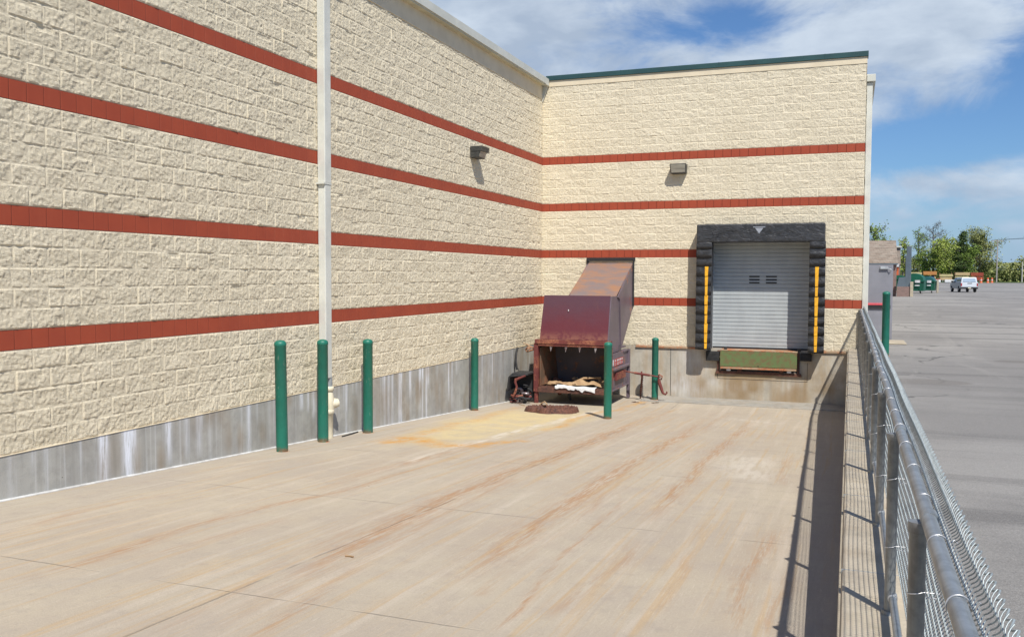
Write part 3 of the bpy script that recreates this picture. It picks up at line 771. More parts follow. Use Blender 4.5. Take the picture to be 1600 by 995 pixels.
# oily yellow-grey patch in front of the compactor
ex = (X-1.75-.04*(Y+6.5))/1.15; ey = (Y+6.4)/4.3
yel = np.clip(1.25-np.hypot(ex, ey)**2.2+.5*(vnoise(X*3,Y*1.5,19)-.5), 0, 1)*1.0
pal = np.zeros_like(X)
for poly, w, a in (([(2.5,-3.6),(2.45,-5.6),(2.3,-8.6),(2.2,-12)],.10,.9),([(.5,-13.5),(.9,-11),(1.2,-9)],.06,.35),([(6.3,-9.5),(6.5,-11)],.35,.5),([(5.6,-3.6),(6.2,-3.9)],.3,.35)):
    d, tt = seg(poly, X, Y, .06, 12); pal = np.maximum(pal, a*np.exp(-(d/w)**2))
grey = np.clip(np.exp(-((X-1.4)/1.0)**2-((Y+3.0)/1.2)**2)*.9 + .55*np.exp(-((Y+.5)/.5)**2) + .30*(X<.9)*vnoise(X*2,Y*.8,3), 0, 1)
grey = np.maximum(grey, .55*np.exp(-((X-7.6)/.25)**2))
Z = np.vectorize(zg)(Y)
grid_mesh('loading_ramp', X, Y, Z, M['ramp'], None, attrs={'rust':np.clip(rust,0,1),'orange':np.clip(orange,0,1),'yellow':yel,'pale':pal,'grey':grey}, smooth=True, kind='structure')
# raised concrete apron strip against the dock wall
o = MB(); o.box(2.9, 7.655, -1.0, -.007, -1.5, -1.262); o = o.build('dock_apron', conc('apron_concrete', (.36,.34,.30),(.30,.285,.25), brown=.2), None, bevel=.012); o['kind'] = 'structure'
o = MB(); o.prism([(-.012,-1.6),(.018,-1.6),(.018,0),(-.012,0)], 'z', 0, 0) if False else None
o.v = []; o.f = []; o.sm = []
ysl = [i*-.5 for i in range(0, 50)]
for a, b_ in zip(ysl[1:], ysl[:-1]):
    o.hexa([(.01,a,zg(a)-.02),(.05,a,zg(a)-.02),(.05,b_,zg(b_)-.02),(.01,b_,zg(b_)-.02)], [(.01,a,zg(a)+.016),(.05,a,zg(a)+.006),(.05,b_,zg(b_)+.006),(.01,b_,zg(b_)+.016)])
o = o.build('sealant_bead', M['seal_white'], bld)

# terrain height of the lot far away
def tz(y): 
    q = min(max((y-105)/100, 0), 1); return .55*q*q*(3-2*q)
def strip(name, mat, x0, x1, yvals, dz=0., kind='structure', xn=2):
    ya = np.array(yvals, float); xa = np.linspace(x0, x1, xn); X, Y = np.meshgrid(xa, ya, indexing='ij')
    Z = np.vectorize(tz)(Y)+dz
    return grid_mesh(name, X, Y, Z, mat, None, kind=kind)
# parking lot: one sheet with the dock pit and building footprint left out
ya = np.array([-60,-40,-27.2,-23.5,0,12,30,64.2,80]+list(range(90,216,10)), float); xa = np.array([-60,-40.2,-.01,7.66,7.80,7.93,9,14,22,35,60,140], float)
X, Y = np.meshgrid(xa, ya, indexing='ij'); Z = np.vectorize(tz)(Y)-.004*(Y>-24)
xc = (X[:-1,:-1]+X[1:,1:])/2; yc = (Y[:-1,:-1]+Y[1:,1:])/2
keep = ~((xc > -40.2) & (xc < 7.66) & (yc > -23.5) & (yc < 64.2)) & ~((xc > -40.2)&(xc<-.01)&(yc>-27.2)&(yc<64.2)) & ~((xc>7.66)&(xc<7.93)&(yc>0)&(yc<64.2)) & ~((xc>7.66)&(xc<7.80)&(yc<0)&(yc>-23.5))
grid_mesh('parking_lot', X, Y, Z, M['asphalt'], None, keep=keep, kind='structure')
strip('grass_verge', M['grass'], -200, 400, [205,209,215,230,260,400,900,2500], .06)
b = MB(); b.box(-3000,3000,-3000,5000,-2.4,-2.3); b.build('ground', M['grass'], None, kind='structure')

# retaining wall between ramp and parking lot
rw = thing('retaining_wall', 'low concrete retaining wall carrying the chain-link fence beside the ramp', 'retaining wall', (7.75,-12,0))
us = np.arange(0, 23.6, .12); 
b = MB(); b.box(7.655, 7.99, -23.6, -.03, -1.6, .08); b.build('wall', M['retain'], rw, bevel=.02)
b = MB(); b.box(7.640, 7.66, -23.6, -.03, -.02, .055); b.build('edge_strip', M['step'], rw, bevel=.006)
o = MB()
for i in range(0, 12):
    o.box(7.652,7.9905,-1.9-i*1.9,-1.9-i*1.9+.008,-.4,.0815)
o.build('joint', M['greysteel'], rw)

# ------------------------------------------------------------------ chain-link fence
fn = thing('chain_link_fence', 'galvanised chain-link fence running along the retaining wall to the dock corner', 'fence', (7.87,-11,.08))
YP = [-.06,-1.33,-2.84,-4.34,-5.94,-7.54,-9.22,-10.93,-12.6,-14.29,-16.03,-17.74,-19.45,-21.15,-22.85]
RX = 7.918; PX = 7.885
def rz(y): return 1.00
FX = 7.950
for y in YP:
    b = MB(); b.lathe([(.026,.075),(.026,rz(y)-.045),(.030,rz(y)-.045),(.030,rz(y)-.01)], (PX, y, 0), 16); b.lathe([(.040,.078),(.036,.10)], (PX,y,0), 16)
    p = b.build('post', M['galvp'], fn)
b = MB(); b.tube([(RX,-.03,rz(0))]+[(RX+.004*math.sin(y*.9), -y, rz(-y)+.003*math.sin(y*1.7)) for y in np.arange(.8,23.6,.8)], .0235, 20); rail = b.build('top_rail', M['galv'], fn)
for y in YP[1:]:
    b = MB(); b.tube([(RX,y-.035,rz(y)),(RX,y+.035,rz(y))], .0285, 20); b.build('rail_collar', M['galv'], rail)
for y in (-20.75,-15.2,-9.9,-4.9):
    b = MB(); b.tube([(RX,y-.07,rz(y)),(RX,y+.07,rz(y))], .0265, 20); b.build('rail_sleeve', M['galv'], rail)
bt = MB(); bt.tube([(PX+.012,-.05,.165),(PX+.012,-23.6,.165)], .018, 14); br_ = bt.build('bottom_rail', M['galv'], fn)
for y in YP[1:]:
    b = MB(); b.tube([(PX+.012,y-.03,.165),(PX+.012,y+.03,.165)], .0235, 14); b.build('rail_clamp', M['alu'], br_)
# the fabric: flattened spirals of wire, each hooked into the next
def chainlink(y0, y1, z0, z1, x0):
    P = .030; wr = .0019; n_half = int(round((z1-z0)/P)); ppb = 4; ns = 4
    k = np.arange(0, n_half*ppb+1); tt = k/ppb
    tri = np.abs(np.mod(tt, 2)-1)            # 1..0..1 zigzag
    dep = np.sin(np.pi*tt)
    ny = int((y1-y0)/P)
    all_v = []; all_f = []
    ring = [(math.cos(a), math.sin(a)) for a in (math.pi/4+i*math.pi/2 for i in range(ns))]
    rng = np.random.default_rng(2)
    base_f = []
    m = len(k)
    for i in range(m-1):
        for j in range(ns): base_f.append((i*ns+j, i*ns+(j+1)%ns, (i+1)*ns+(j+1)%ns, (i+1)*ns+j))
    base_f = np.array(base_f)
    for w in range(ny):
        yb = y0+w*P
        y = yb + (P+.004)*tri - .002
        z = z0 + tt*P*(rz(yb)+.085-z0)/(z1-z0)
        lean = .035*np.clip((z-rz(yb))/.1, 0, 1)**1.5 + .006*math.sin(yb*2.3)*np.sin((z-z0)*3)
        x = x0 + .0062*dep + lean
        pts = np.stack([x,y,z],-1)
        d = np.gradient(pts, axis=0); d /= np.linalg.norm(d,axis=1)[:,None]
        up = np.array([1.,0,0]); a = np.cross(d, up); a /= np.linalg.norm(a,axis=1)[:,None]; bb = np.cross(d, a)
        vs = np.stack([pts+(a*cx+bb*sy)*wr for cx, sy in ring], 1).reshape(-1,3)
        all_v.append(vs); all_f.append(base_f + w*m*ns)
        # top knuckle: the cut ends of neighbouring wires are bent over each other
    v = np.concatenate(all_v).astype(np.float32); f = np.concatenate(all_f)
    off = root_loc(fn); v = v - np.array(off, np.float32)
    me = bpy.data.meshes.new('wire_mesh'); me.vertices.add(len(v)); me.vertices.foreach_set('co', v.ravel())
    n = len(f); me.loops.add(n*4); me.loops.foreach_set('vertex_index', f.ravel().astype(np.int32))
    me.polygons.add(n); me.polygons.foreach_set('loop_start', (np.arange(n)*4).astype(np.int32)); me.polygons.foreach_set('use_smooth', np.ones(n,bool))
    me.update(calc_edges=True); me.materials.append(M['wire'])
    o = bpy.data.objects.new('wire_mesh', me); COL.objects.link(o); o.parent = fn
    return o
ZT = rz(-23)+.085
fab = chainlink(-23.5, -.06, .13, ZT, FX)
b = MB(); pts = []
y = -23.5; i = 0
while y < -.06: pts.append((FX+.033+.006*((i%2)*2-1), y, rz(y)+.073+.006*((i%2)*2-1))); y += .030; i += 1
b.tube(pts, .0026, 5); b.build('selvage_wire', M['wire'], fab)
# tie wires
yt = -.5; i = 0
allties = []
while yt > -22.6: allties.append(yt); yt -= .52
for y in allties:
    b = MB(); pts = []; RZ = rz(y)
    for a in range(0, 13):
        an = R(200 - a*19); pts.append((RX+.027*math.cos(an), y+.0015*a, RZ+.027*math.sin(an)))
    pts.append((FX+.012, y+.025, RZ+.012)); pts.append((FX+.02, y+.03, RZ+.002))
    b.tube(pts, .0021, 6); b.build('tie_wire', M['alu'], rail)
for pi, y in enumerate(YP[1:]):
    b = MB()
    for z in (.40, .74):
        pts = [(PX+.0285*math.cos(R(60+a*25)), y+.0285*math.sin(R(60+a*25)), z+.003*a) for a in range(11)]
        pts = [(FX,y+.02,z)]+pts+[(FX,y-.02,z+.03)]
        b.tube(pts, .0021, 5)
    b.build('post_tie', M['alu'], fn)

# ------------------------------------------------------------------ bollards
GB = 'green steel bollards'
bo = thing('bollard', 'x', 'bollard', (.33,-12.13,zg(-12.13)-.004), 0, GB)
b = MB(); b.lathe([(.080,-.05),(.080,1.47),(.084,1.474),(.084,1.50),(.078,1.525),(.055,1.543),(.02,1.552),(.002,1.553)], n=28); b.build('post', M['bollard'], bo, local=True)
b = MB(); b.lathe([(.105,-.03),(.100,.002),(.086,.006)], n=20); b.build('base_ring', M['rustorange'], bo, local=True)
bo['label'] = 'green bollard nearest the viewer, first to the left of the downspout'
bo.rotation_euler = (R(.3), R(-.5), 0)
for (x, y, z, l, s_) in ((.26,-10.99,None,'green bollard standing directly in front of the downspout fitting',1.0),
    (.27,-9.66,None,'green bollard just to the right of the downspout by the left wall',1.0),
    (.21,-5.04,None,'green bollard alone against the foundation between the downspout and the compactor',1.0),
    (3.14,-5.07,None,'green bollard out on the ramp in front of the compactor right side',1.0),
    (3.23,-.84,-1.262,'green bollard against the dock wall behind the rusty hook rod',.985),
    (8.43,-.89,0,'green bollard on the asphalt beyond the fence beside the grey steel door',.93)):
    o = dup(bo, (x, y, zg(y) if z is None else z), 0, l); o.rotation_euler = (0,0,random.uniform(0,6)); o.scale = (1,1,s_)

# ------------------------------------------------------------------ compactor
cp = thing('trash_compactor', 'old maroon trash compactor with an open charge box and a rusty chute into the wall', 'compactor', (1.6,-1.4,-1.28))
x0, x1, yf, yb = .68, 2.50, -2.35, -.60
# hopper: leaning front, two sides
b = MB(); b.hexa([(.76,-2.38,.262),(2.42,-2.38,.262),(2.42,-2.35,.262),(.76,-2.35,.262)], [(.78,-2.10,1.30),(2.41,-2.10,1.30),(2.41,-2.07,1.30),(.78,-2.07,1.30)]); hpf = b.build('hopper_front', M['maroon'], cp, bevel=.004)
b = MB(); b.box(1.42,1.435,-2.235,-2.215,.93,.97); b.build('scratch', M['label'], hpf)
b = MB(); b.prism([(-2.352,.262),(-2.072,1.285),(-1.35,1.27),(-1.16,-.06),(-2.34,-.06)], 'x', 2.41, 2.435); b.build('hopper_side', M['maroon_side'], cp, bevel=.003)
b = MB(); b.prism([(-2.352,.262),(-2.072,1.285),(-1.35,1.27),(-1.16,.1),(-2.34,.1)], 'x', .78, .80); b.build('hopper_side', M['maroon_side'], cp, bevel=.003)
b = MB(); b.box(.80,2.41,-2.075,-1.42,1.262,1.284); b.build('hopper_lid', M['chute'], cp)
b = MB(); b.tube([(1.36,-1.9,1.28),(1.36,-1.9,1.37)], .006, 6); b.build('rod_stub', M['rust'], cp)
# chute
def ch(x0_, x1_): return
b = MB(); b.hexa([(1.22,-1.56,1.262),(2.42,-1.56,1.262),(2.42,-1.56,1.285),(1.22,-1.56,1.285)], [(1.30,.06,2.125),(2.462,.06,2.125),(2.462,.06,2.15),(1.30,.06,2.15)]); b.build('chute_top', M['chute'], cp)
for xa_, xb_ in ((2.437,2.462),(1.25,1.275)):
    b = MB(); b.prism([(.06,2.125),(.06,.98),(-1.18,-.02),(-1.345,1.20),(-1.56,1.262)], 'x', xa_, xb_); b.build('chute_side', M['maroon_side'], cp)
b = MB(); b.hexa([(1.275,-1.18,-.02),(2.437,-1.18,-.02),(2.437,-1.18,.01),(1.275,-1.18,.01)], [(1.275,.06,.98),(2.437,.06,.98),(2.437,.06,1.01),(1.275,.06,1.01)]); b.build('chute_bottom', M['maroon_side'], cp)
b = MB(); b.box(1.24,2.52,-.06,-.005,2.152,2.235); b.box(2.464,2.50,-.06,-.005,1.0,2.152); b.box(1.24,1.30,-.04,-.005,1.3,2.152); b.build('wall_collar', M['slot'], cp, bevel=.003)
# frame of the charge box
b = MB(); b.box(.66,2.53,-2.46,-2.34,.155,.258); b.box(.70,2.50,-2.44,-2.33,.10,.154); b.build('header_beam', M['rustred'], cp, bevel=.008)
b = MB(); b.box(.63,.735,-2.44,-2.30,-1.0,.154); b.build('front_post', M['rustred'], cp, bevel=.006)
b = MB(); b.box(2.44,2.53,-2.44,-2.30,-1.0,.098); b.build('front_post', M['rustred'], cp, bevel=.006)
b = MB(); b.box(.737,2.438,-2.45,-2.33,-1.0,-.885); b.box(.737,2.438,-2.335,-2.30,-.884,-.86); b.build('sill_beam', M['rust'], cp, bevel=.006)
b = MB(); b.box(.737,2.43,-2.30,-.62,-.93,-.90); b.build('floor', M['inside'], cp)
b = MB(); b.box(.66,.70,-2.30,-.60,-.95,.10); b.build('side_wall', M['inside'], cp)
b = MB(); b.box(2.47,2.50,-2.298,-.66,-.95,-.06); b.build('side_wall', M['maroon_side'], cp)
b = MB(); b.box(.70,2.47,-1.32,-1.28,-.898,.10); b.build('ram_face', M['inside'], cp)
b = MB(); b.hexa([(.74,-2.29,-.86),(.76,-2.29,-.86),(.90,-1.33,-.86),(.88,-1.33,-.86)], [(.74,-2.29,.05),(.76,-2.29,.05),(.80,-1.33,.05),(.78,-1.33,.05)]); b.build('liner_plate', M['liner'], cp)
b = MB(); b.box(2.40,2.53,-1.15,-.60,-.085,-.05); b.box(.66,2.44,-1.15,-.60,-.0,.03); b.build('deck', M['maroon_side'], cp)
b = MB(); b.box(2.50,2.575,-2.2,-.70,-.45,-.40); b.box(2.50,2.54,-2.29,-.66,-.93,-.90); b.build('side_ledge', M['maroon_side'], cp, bevel=.004)
b = MB(); b.box(2.50,2.56,-2.0,-1.1,-.70,-.52); b.build('latch_box', M['rustred'], cp, bevel=.006)
b = MB(); b.box(2.475,2.55,-.68,-.585,-1.27,-.05); b.build('rear_leg', M['maroon_side'], cp, bevel=.004)
for (lx, ly) in ((.685,-2.37),(2.48,-2.37),(.72,-.64)):
    b = MB(); b.box(lx-.04,lx+.04,ly-.04,ly+.04,-1.285,-1.0); b.build('leg', M['rustred'], cp, bevel=.004)
b = MB(); b.tube([(1.42,-2.1,-1.0),(1.42,-2.1,-1.13)], .04, 12); b.tube([(1.42,-2.1,-1.10),(1.42,-2.0,-1.2)], .03, 8); b.build('drain_stub', M['black'], cp)
for x in (1.05,1.42,1.76,2.14):
    b = MB(); b.prism([(-.02,0),(.045,0),(.03,-.05),(.0,-.13),(-.012,-.06)], 'y', -2.42,-2.40)
    b.v = [(v[0]+x, v[1], v[2]+.099) for v in b.v]; b.build('hook_tab', M['silver'], cp)
b = MB(); b.box(2.5005,2.506,-2.02,-1.2,-.36,-.20); st = b.build('warning_label', M['sticker'], cp)
b = MB()
for k, (a, c_) in enumerate(((-1.98,-1.90),(-1.80,-1.62),(-1.55,-1.36),(-1.30,-1.24))):
    b.box(2.507,2.509,a,c_,-.255,-.215); b.box(2.507,2.509,a,c_-.02,-.30,-.285); b.box(2.507,2.509,a,c_,-.335,-.32)
b.box(2.507,2.509,-2.20,-2.08,-.34,-.2)
b.build('label_print', M['label'], st)
# turnbuckle rod and its hook
b = MB(); b.tube([(2.50,-1.0,-.575),(2.75,-1.0,-.605)], .018, 8); b.tube([(2.75,-1.0,-.605),(3.13,-1.0,-.65)], .030, 10); b.tube([(3.10,-1.0,-.645),(3.40,-1.0,-.685)], .018, 8); b.tube([(2.93,-1.0,-.56),(2.93,-1.0,-.70)], .02, 8)
b.tube([(3.36,-1.0,-.62),(3.44,-1.0,-.66),(3.42,-1.0,-.74),(3.34,-1.0,-.72),(3.36,-1.0,-.62)], .018, 8)
b.build('turnbuckle', M['rustred'], cp)
b = MB(); b.tube([(3.36,-1.0,-.72),(3.37,-1.0,-.82),(3.42,-1.0,-.96),(3.46,-1.0,-1.07),(3.52,-1.0,-1.10),(3.56,-1.0,-1.06),(3.55,-1.0,-1.02)], [.035,.042,.04,.03,.024,.02,.014], 10); b.build('hook', M['rustred'], cp)
b = MB(); b.tube([(2.95,-1.0,-.66),(2.90,-.9,-.95),(2.86,-.8,-1.25)], [.026,.022,.018], 8)
for k in range(9): b.tube([(2.945-.008*k,-.99+.015*k,-.72-.05*k),(2.943-.008*k,-.985+.015*k,-.735-.05*k)], .032, 8)
b.build('ratchet_screw', M['rust'], cp)
b = MB(); b.tube([(.60,-2.35,.0),(.50,-2.3,-.03),(.40,-2.25,-.06),(.34,-2.2,-.02),(.40,-2.2,.03),(.46,-2.2,.01)], .02, 8); b.tube([(.62,-2.30,.02),(.45,-2.3,.08),(.36,-2.25,.12),(.30,-2.25,.14)], .016, 8); b.tube([(.44,-2.3,.0),(.47,-2.3,.08),(.40,-2.3,.13)], .022, 8); b.build('left_hook', M['rustorange'], cp)
# things lying in and around it
def sheet(name, mat, cx, cy, cz, w, d, seed, amp, label, cat, tilt=0, rz=0):
    n = 16; random.seed(seed)
    us = np.linspace(-.5,.5,n); X, Y = np.meshgrid(us, us, indexing='ij')
    Z = amp*(vnoise(X*3+seed, Y*3, seed)+.6*vnoise(X*7, Y*7+seed, seed+1)-.8) + tilt*Y
    ca, sa = math.cos(rz), math.sin(rz); Xw, Yw = X*w, Y*d
    o = grid_mesh(name, cx+Xw*ca-Yw*sa, cy+Xw*sa+Yw*ca, cz+Z, mat); m = o.modifiers.new('s','SOLIDIFY'); m.thickness = .006
    tag(o, label, cat); return o
sheet('cardboard_sheet', M['cardboard'], 1.95, -1.95, -.80, .95, .55, 3, .16, 'crumpled brown cardboard lying right in the open charge box', 'cardboard', .05, .3)
sheet('cardboard_sheet', M['cardboard'], 1.25, -2.05, -.82, .80, .35, 5, .13, 'crumpled brown cardboard lying left in the open charge box', 'cardboard', .0, -.25)
b = MB(); b.tube([(1.0,-2.2,-.82),(1.5,-2.15,-.80),(1.75,-2.0,-.68),(2.15,-1.9,-.66)], [.02,.03,.03,.02], 4, smooth=False); o = b.build('cardboard_roll', M['cardboard']); tag(o, 'long folded strip of cardboard across the charge box floor', 'cardboard')
n = 34; us = np.linspace(0,1,n); vs = np.linspace(0,1,10); X, Y = np.meshgrid(us, vs, indexing='ij')
rag = .10*vnoise(X*9,Y*0+1,44)**2+.05*vnoise(X*23,Y*0+1,45)-.03
o = grid_mesh('paper_sheet', 1.18+X*.98, -2.28-.20*np.minimum(Y*1.6,1), -.845-.02*X-(.06+rag)*np.clip(Y-.55,0,1)*2.2+.03*vnoise(X*6,Y*4,9), M['white_paper']); tag(o, 'torn white paper hanging over the sill of the compactor', 'paper')
random.seed(5)
for i,(x,y,w_,d_,lab) in enumerate(((.95,-1.75,.3,.3,'small dark scrap of card deep in the left corner of the charge box'),(2.2,-1.55,.4,.35,'brown flattened carton leaning at the right back of the charge box'),(1.55,-1.6,.5,.3,'brown flattened carton in the middle back of the charge box'))):
    sheet('carton_scrap', M['cardboard'] if i else M['rust'], x, y, -.80, w_, d_, 20+i, .14, lab, 'cardboard', .12, i*.8)
# crushed machine housing on the left
jb = thing('scrap_drive_unit', 'black scrap drive unit full of tangled hoses and crushed metal left of the compactor', 'scrap', (.36,-2.1,-1.27))
SY = -.50; KB = len(bpy.data.objects)
b = MB(); b.hexa([(.10,-2.38,-.98),(.14,-2.38,-.98),(.12,-1.80,-.98),(.08,-1.80,-.98)], [(.14,-2.38,-.66),(.18,-2.38,-.66),(.16,-1.80,-.66),(.12,-1.80,-.66)])
b.hexa([(.14,-2.38,-.66),(.62,-2.38,-.60),(.62,-1.80,-.60),(.12,-1.80,-.66)], [(.24,-2.36,-.56),(.62,-2.36,-.56),(.62,-1.80,-.56),(.22,-1.80,-.56)])
b.box(.12,.62,-1.84,-1.80,-1.27,-.60); b.build('cover', M['black'], jb, bevel=.004)
random.seed(12)
for k in range(26):
    b = MB(); cx_, cy_, cz_ = random.uniform(.16,.58), random.uniform(-2.42,-1.9), -1.27+abs(random.gauss(0,.20))+.03
    if cz_ > -.72: cz_ = -.8
    pts = []; a0 = random.uniform(0,6); rr = random.uniform(.05,.14); tl = random.uniform(-1,1)
    for q in range(7):
        an = a0+q*.6; x_ = min(max(cx_+rr*math.cos(an), .05), .62); pts.append((x_, cy_+rr*math.sin(an)*.6, max(cz_+rr*math.sin(an)*tl, -1.25)))
    mt = [M['black'],M['silver'],M['black'],M['rustred']][k%4]
    b.tube(pts, random.choice([.010,.016,.028,.035]) if k%4 else .016, 7); b.build('hose', mt, jb)
b = MB(); b.tube([(.60,-2.46,-.60),(.46,-2.47,-.66),(.37,-2.48,-.70),(.36,-2.49,-.76),(.40,-2.49,-.86),(.36,-2.49,-1.0),(.30,-2.49,-1.12)], [.022,.028,.04,.032,.026,.03,.02], 9); b.build('lever', M['rustred'], jb)
for ob_ in list(jb.children): ob_.location = (.01, SY, .035)
b = MB(); b.tube([(.06,-2.0,.0),(.06,-2.1,-.12),(.09,-2.2,-.32),(.12,-2.2,-.52)], .026, 10); o = b.build('hose', M['black']); tag(o, 'short black hose hanging on the wall above the scrap drive unit', 'hose')
# rusty crushed lump of steel on the ramp
cxd, cyd = 1.72, -4.25; n = 120; m_ = 40
A, Q = np.meshgrid(np.linspace(0, 2*math.pi, n), np.linspace(0, 1, m_), indexing='ij')
rad = 1+.22*vnoise(np.cos(A)*2+5, np.sin(A)*2+5, 4)+.10*vnoise(np.cos(A)*7+5, np.sin(A)*7+5, 6)-.15
prof = np.where(Q<.06, Q/.06*.028, np.where(Q<.24, .028, .028-.022*np.clip((Q-.24)/.08,0,1)))
Xd = cxd+.58*rad*(1-Q*.995)*np.cos(A); Yd = cyd+.60*rad*(1-Q*.995)*np.sin(A)
Zd = np.vectorize(zg)(Yd)+.003+prof*(.7+1.3*vnoise(Xd*3,Yd*3,8))+(.06*vnoise(Xd*24,Yd*24,3)+.035*vnoise(Xd*45,Yd*45,5))*np.clip(Q*14,0,1)*(.5+.5*(Q<.34))
Zd[-1,:] = Zd[0,:]; Xd[-1,:] = Xd[0,:]; Yd[-1,:] = Yd[0,:]
o = grid_mesh('rusty_plate', Xd, Yd, Zd, M['rust']); tag(o, 'flattened round lump of rusty steel lying on the ramp before the compactor', 'scrap metal')
b = MB(); zz = zg(-4.0); b.tube([(1.32,-4.0,zz+.05),(1.36,-4.0,zz+.14),(1.44,-4.0,zz+.18),(1.50,-4.0,zz+.13),(1.44,-4.0,zz+.09),(1.36,-4.0,zz+.13)], .016, 7); o = b.build('rag', M['cardboard']); tag(o, 'twisted tan scrap standing on the left rim of the rusty lump', 'scrap')
# small litter
random.seed(31)
for i, (x, y) in enumerate(((.45,-2.9),(.62,-3.3),(2.85,-1.35),(3.05,-1.5),(3.3,-1.3),(4.05,-16.6))):
    b = MB(); pts = [(x+random.uniform(-.12,.12), y+random.uniform(-.06,.06), (zg(y) if y<-1.01 else -1.262)+.012+random.uniform(0,.012)) for _ in range(4)]
    if i == 5: pts = [(x,y,zg(y)+.008),(x+.04,y+.01,zg(y)+.008),(x+.075,y-.004,zg(y)+.01)]
    b.tube(pts, .007, 5)
    o = b.build('debris', M['cardboard'] if i%2 else M['rust'])
    tag(o, ['thin rusty scrap just left of the compactor front leg','tan twig-like scrap between the left wall and rusty lump','rusty wire scrap beside the compactor rear leg','tan strip scrap under the turnbuckle rod','rusty scrap nearest the bollard by the dock wall','tan scrap alone out on the near ramp'][i], 'debris', 'scraps lying on the ramp')
b = MB(); b.tube([(.10,-9.70,zg(-9.7)+.01),(.16,-10.0,zg(-10)+.012),(.20,-10.35,zg(-10.3)+.012)], .012, 6); o = b.build('debris', M['black']); tag(o, 'dark strip on the ramp between downspout and bollard', 'debris')  # thin black strip lying between the bollard and the downspout

# ------------------------------------------------------------------ far side of the lot
sb = thing('shingled_building', 'brown low building with a shingled mansard front across the lot', 'building', (9,66.7,0))
b = MB(); b.box(-20,11.62,66.7,90,0,3.0); b.build('wall', M['brick'], sb)
b = MB(); b.hexa([(-20,66.4,3.0),(11.7,66.4,3.0),(11.7,90,3.0),(-20,90,3.0)], [(-20,67.6,5.15),(11.55,67.6,5.15),(11.55,89,5.15),(-20,89,5.15)]); b.build('roof', M['shingle'], sb)
b = MB(); b.box(-20,11.7,66.35,66.42,2.9,3.02); b.build('fascia', M['slate'], sb)
b = MB(); b.box(10.2,10.9,66.66,66.7,.02,2.1); b.build('door', M['grey_door'], sb)
sw = thing('store_wing', 'far shingled wing with a white sign and red doorway behind the brown building', 'building', (12.2,91,0))
b = MB(); b.box(5,13.05,91,104,0,3.2); b.build('wall', M['brick'], sw)
b = MB(); b.hexa([(5,90.7,3.2),(13.1,90.7,3.2),(13.1,104,3.2),(5,104,3.2)], [(5,91.2,5.2),(13.05,91.2,5.2),(13.05,103,5.2),(5,103,5.2)]); b.build('roof', M['shingle'], sw)
b = MB(); b.box(5,13.2,90.9,103,5.2,5.38); b.build('coping', M['eave'], sw)
b = MB(); b.box(12.3,12.95,90.6,90.68,2.95,3.3); b.build('sign', M['label'], sw)
b = MB(); b.box(12.35,12.9,90.93,90.99,1.4,2.9); b.build('doorway', M['cone'], sw)
pw = MB(); pw.box(13.15,13.62,80,80.3,0,5.0); pw.box(13.05,13.2,79.9,80.4,0,4.0); o = pw.build('slate_screen', M['slate'], None, bevel=.03); tag(o, 'tall dark slate screen panel at the end of the far wing', 'screen')
en = thing('bin_enclosure', 'low brick bin enclosure with a slate panel and tan end post beside the dumpsters', 'enclosure', (12.0,66,0))
b = MB(); b.box(11.64,12.95,66.0,66.3,0,.9); b.build('brick_wall', M['brick'], en)
b = MB(); b.hexa([(11.64,66.1,.9),(12.7,66.1,.9),(12.7,66.2,.9),(11.64,66.2,.9)], [(11.8,66.1,1.72),(12.7,66.1,1.80),(12.7,66.2,1.80),(11.8,66.2,1.72)]); b.build('panel', M['slate'], en)
b = MB(); b.box(12.75,13.0,65.9,66.3,0,1.35); b.build('end_post', M['step'], en)
def dumpster(label, loc, rz, w, h, lid, dome):
    d = thing('dumpster', label, 'dumpster', loc, rz, 'green dumpsters by the enclosure')
    b = MB(); b.hexa([(-w/2,-.75,.28),(w/2,-.75,.28),(w/2,.75,.28),(-w/2,.75,.28)], [(-w/2-.05,-.85,h*.72),(w/2+.05,-.85,h*.72),(w/2+.05,.85,h*.72),(-w/2-.05,.85,h*.72)])
    for q in (-.33,0,.33): b.box(q*w-.04,q*w+.04,-.86,-.78,.3,h*.7)
    b.box(-w/2-.1,w/2+.1,-.92,-.84,h*.66,h*.73); b.build('bin', M['dumpster'], d, local=True)
    b = MB(); poly = [(-.9,h*.73)]+[(-.9*math.cos(math.pi*i/8), h*.73+dome*math.sin(math.pi*i/8)) for i in range(1,8)]+[(.9,h*.73)]
    poly = [(p[0]*w/1.8, p[1]) for p in poly]; b.prism(poly, 'y', -.88, .88); b.build('lid', lid, d, local=True)
    for q in (-.28,.22):
        b = MB(); b.box(q*w-.14*w,q*w+.12*w,-.93,-.90,h*.60,h*.72 if q<0 else h*.74); b.box(q*w-.14*w,q*w+.1*w,-.93,-.90,h*.42,h*.48); b.build('label_plate', M['label'], d, local=True)
    for q in (-.35,.35):
        b = MB(); b.lathe([(.12,-.05),(.12,.05)], (q*w,-.6,.12), 12, 'x'); b.build('caster', M['tyre'], d, local=True)
    return d
dumpster('green dumpster with a tall domed lid and white labels beside the enclosure', (14.2,83.7,0), R(-12), 2.0, 1.95, M['dumpster'], .75)
dumpster('green dumpster with a teal lid, right of the domed one', (15.75,88.4,0), R(-12), 1.7, 1.9, M['dumpster2'], .45)
dumpster('green dumpster half hidden behind the enclosure, left of the domed one', (12.7,86.5,0), R(-5), 1.4, 2.3, M['dumpster'], .3)
b = MB(); b.box(16.75,16.95,88.2,88.6,0,1.5); o = b.build('tan_post', M['step'], None, bevel=.02); tag(o, 'short tan post right of the teal-lidded dumpster', 'post')
nb = thing('navy_bin', 'dark navy bin standing beyond the dumpsters near the lumber racks', 'bin', (20.9,153.7,tz(153)))
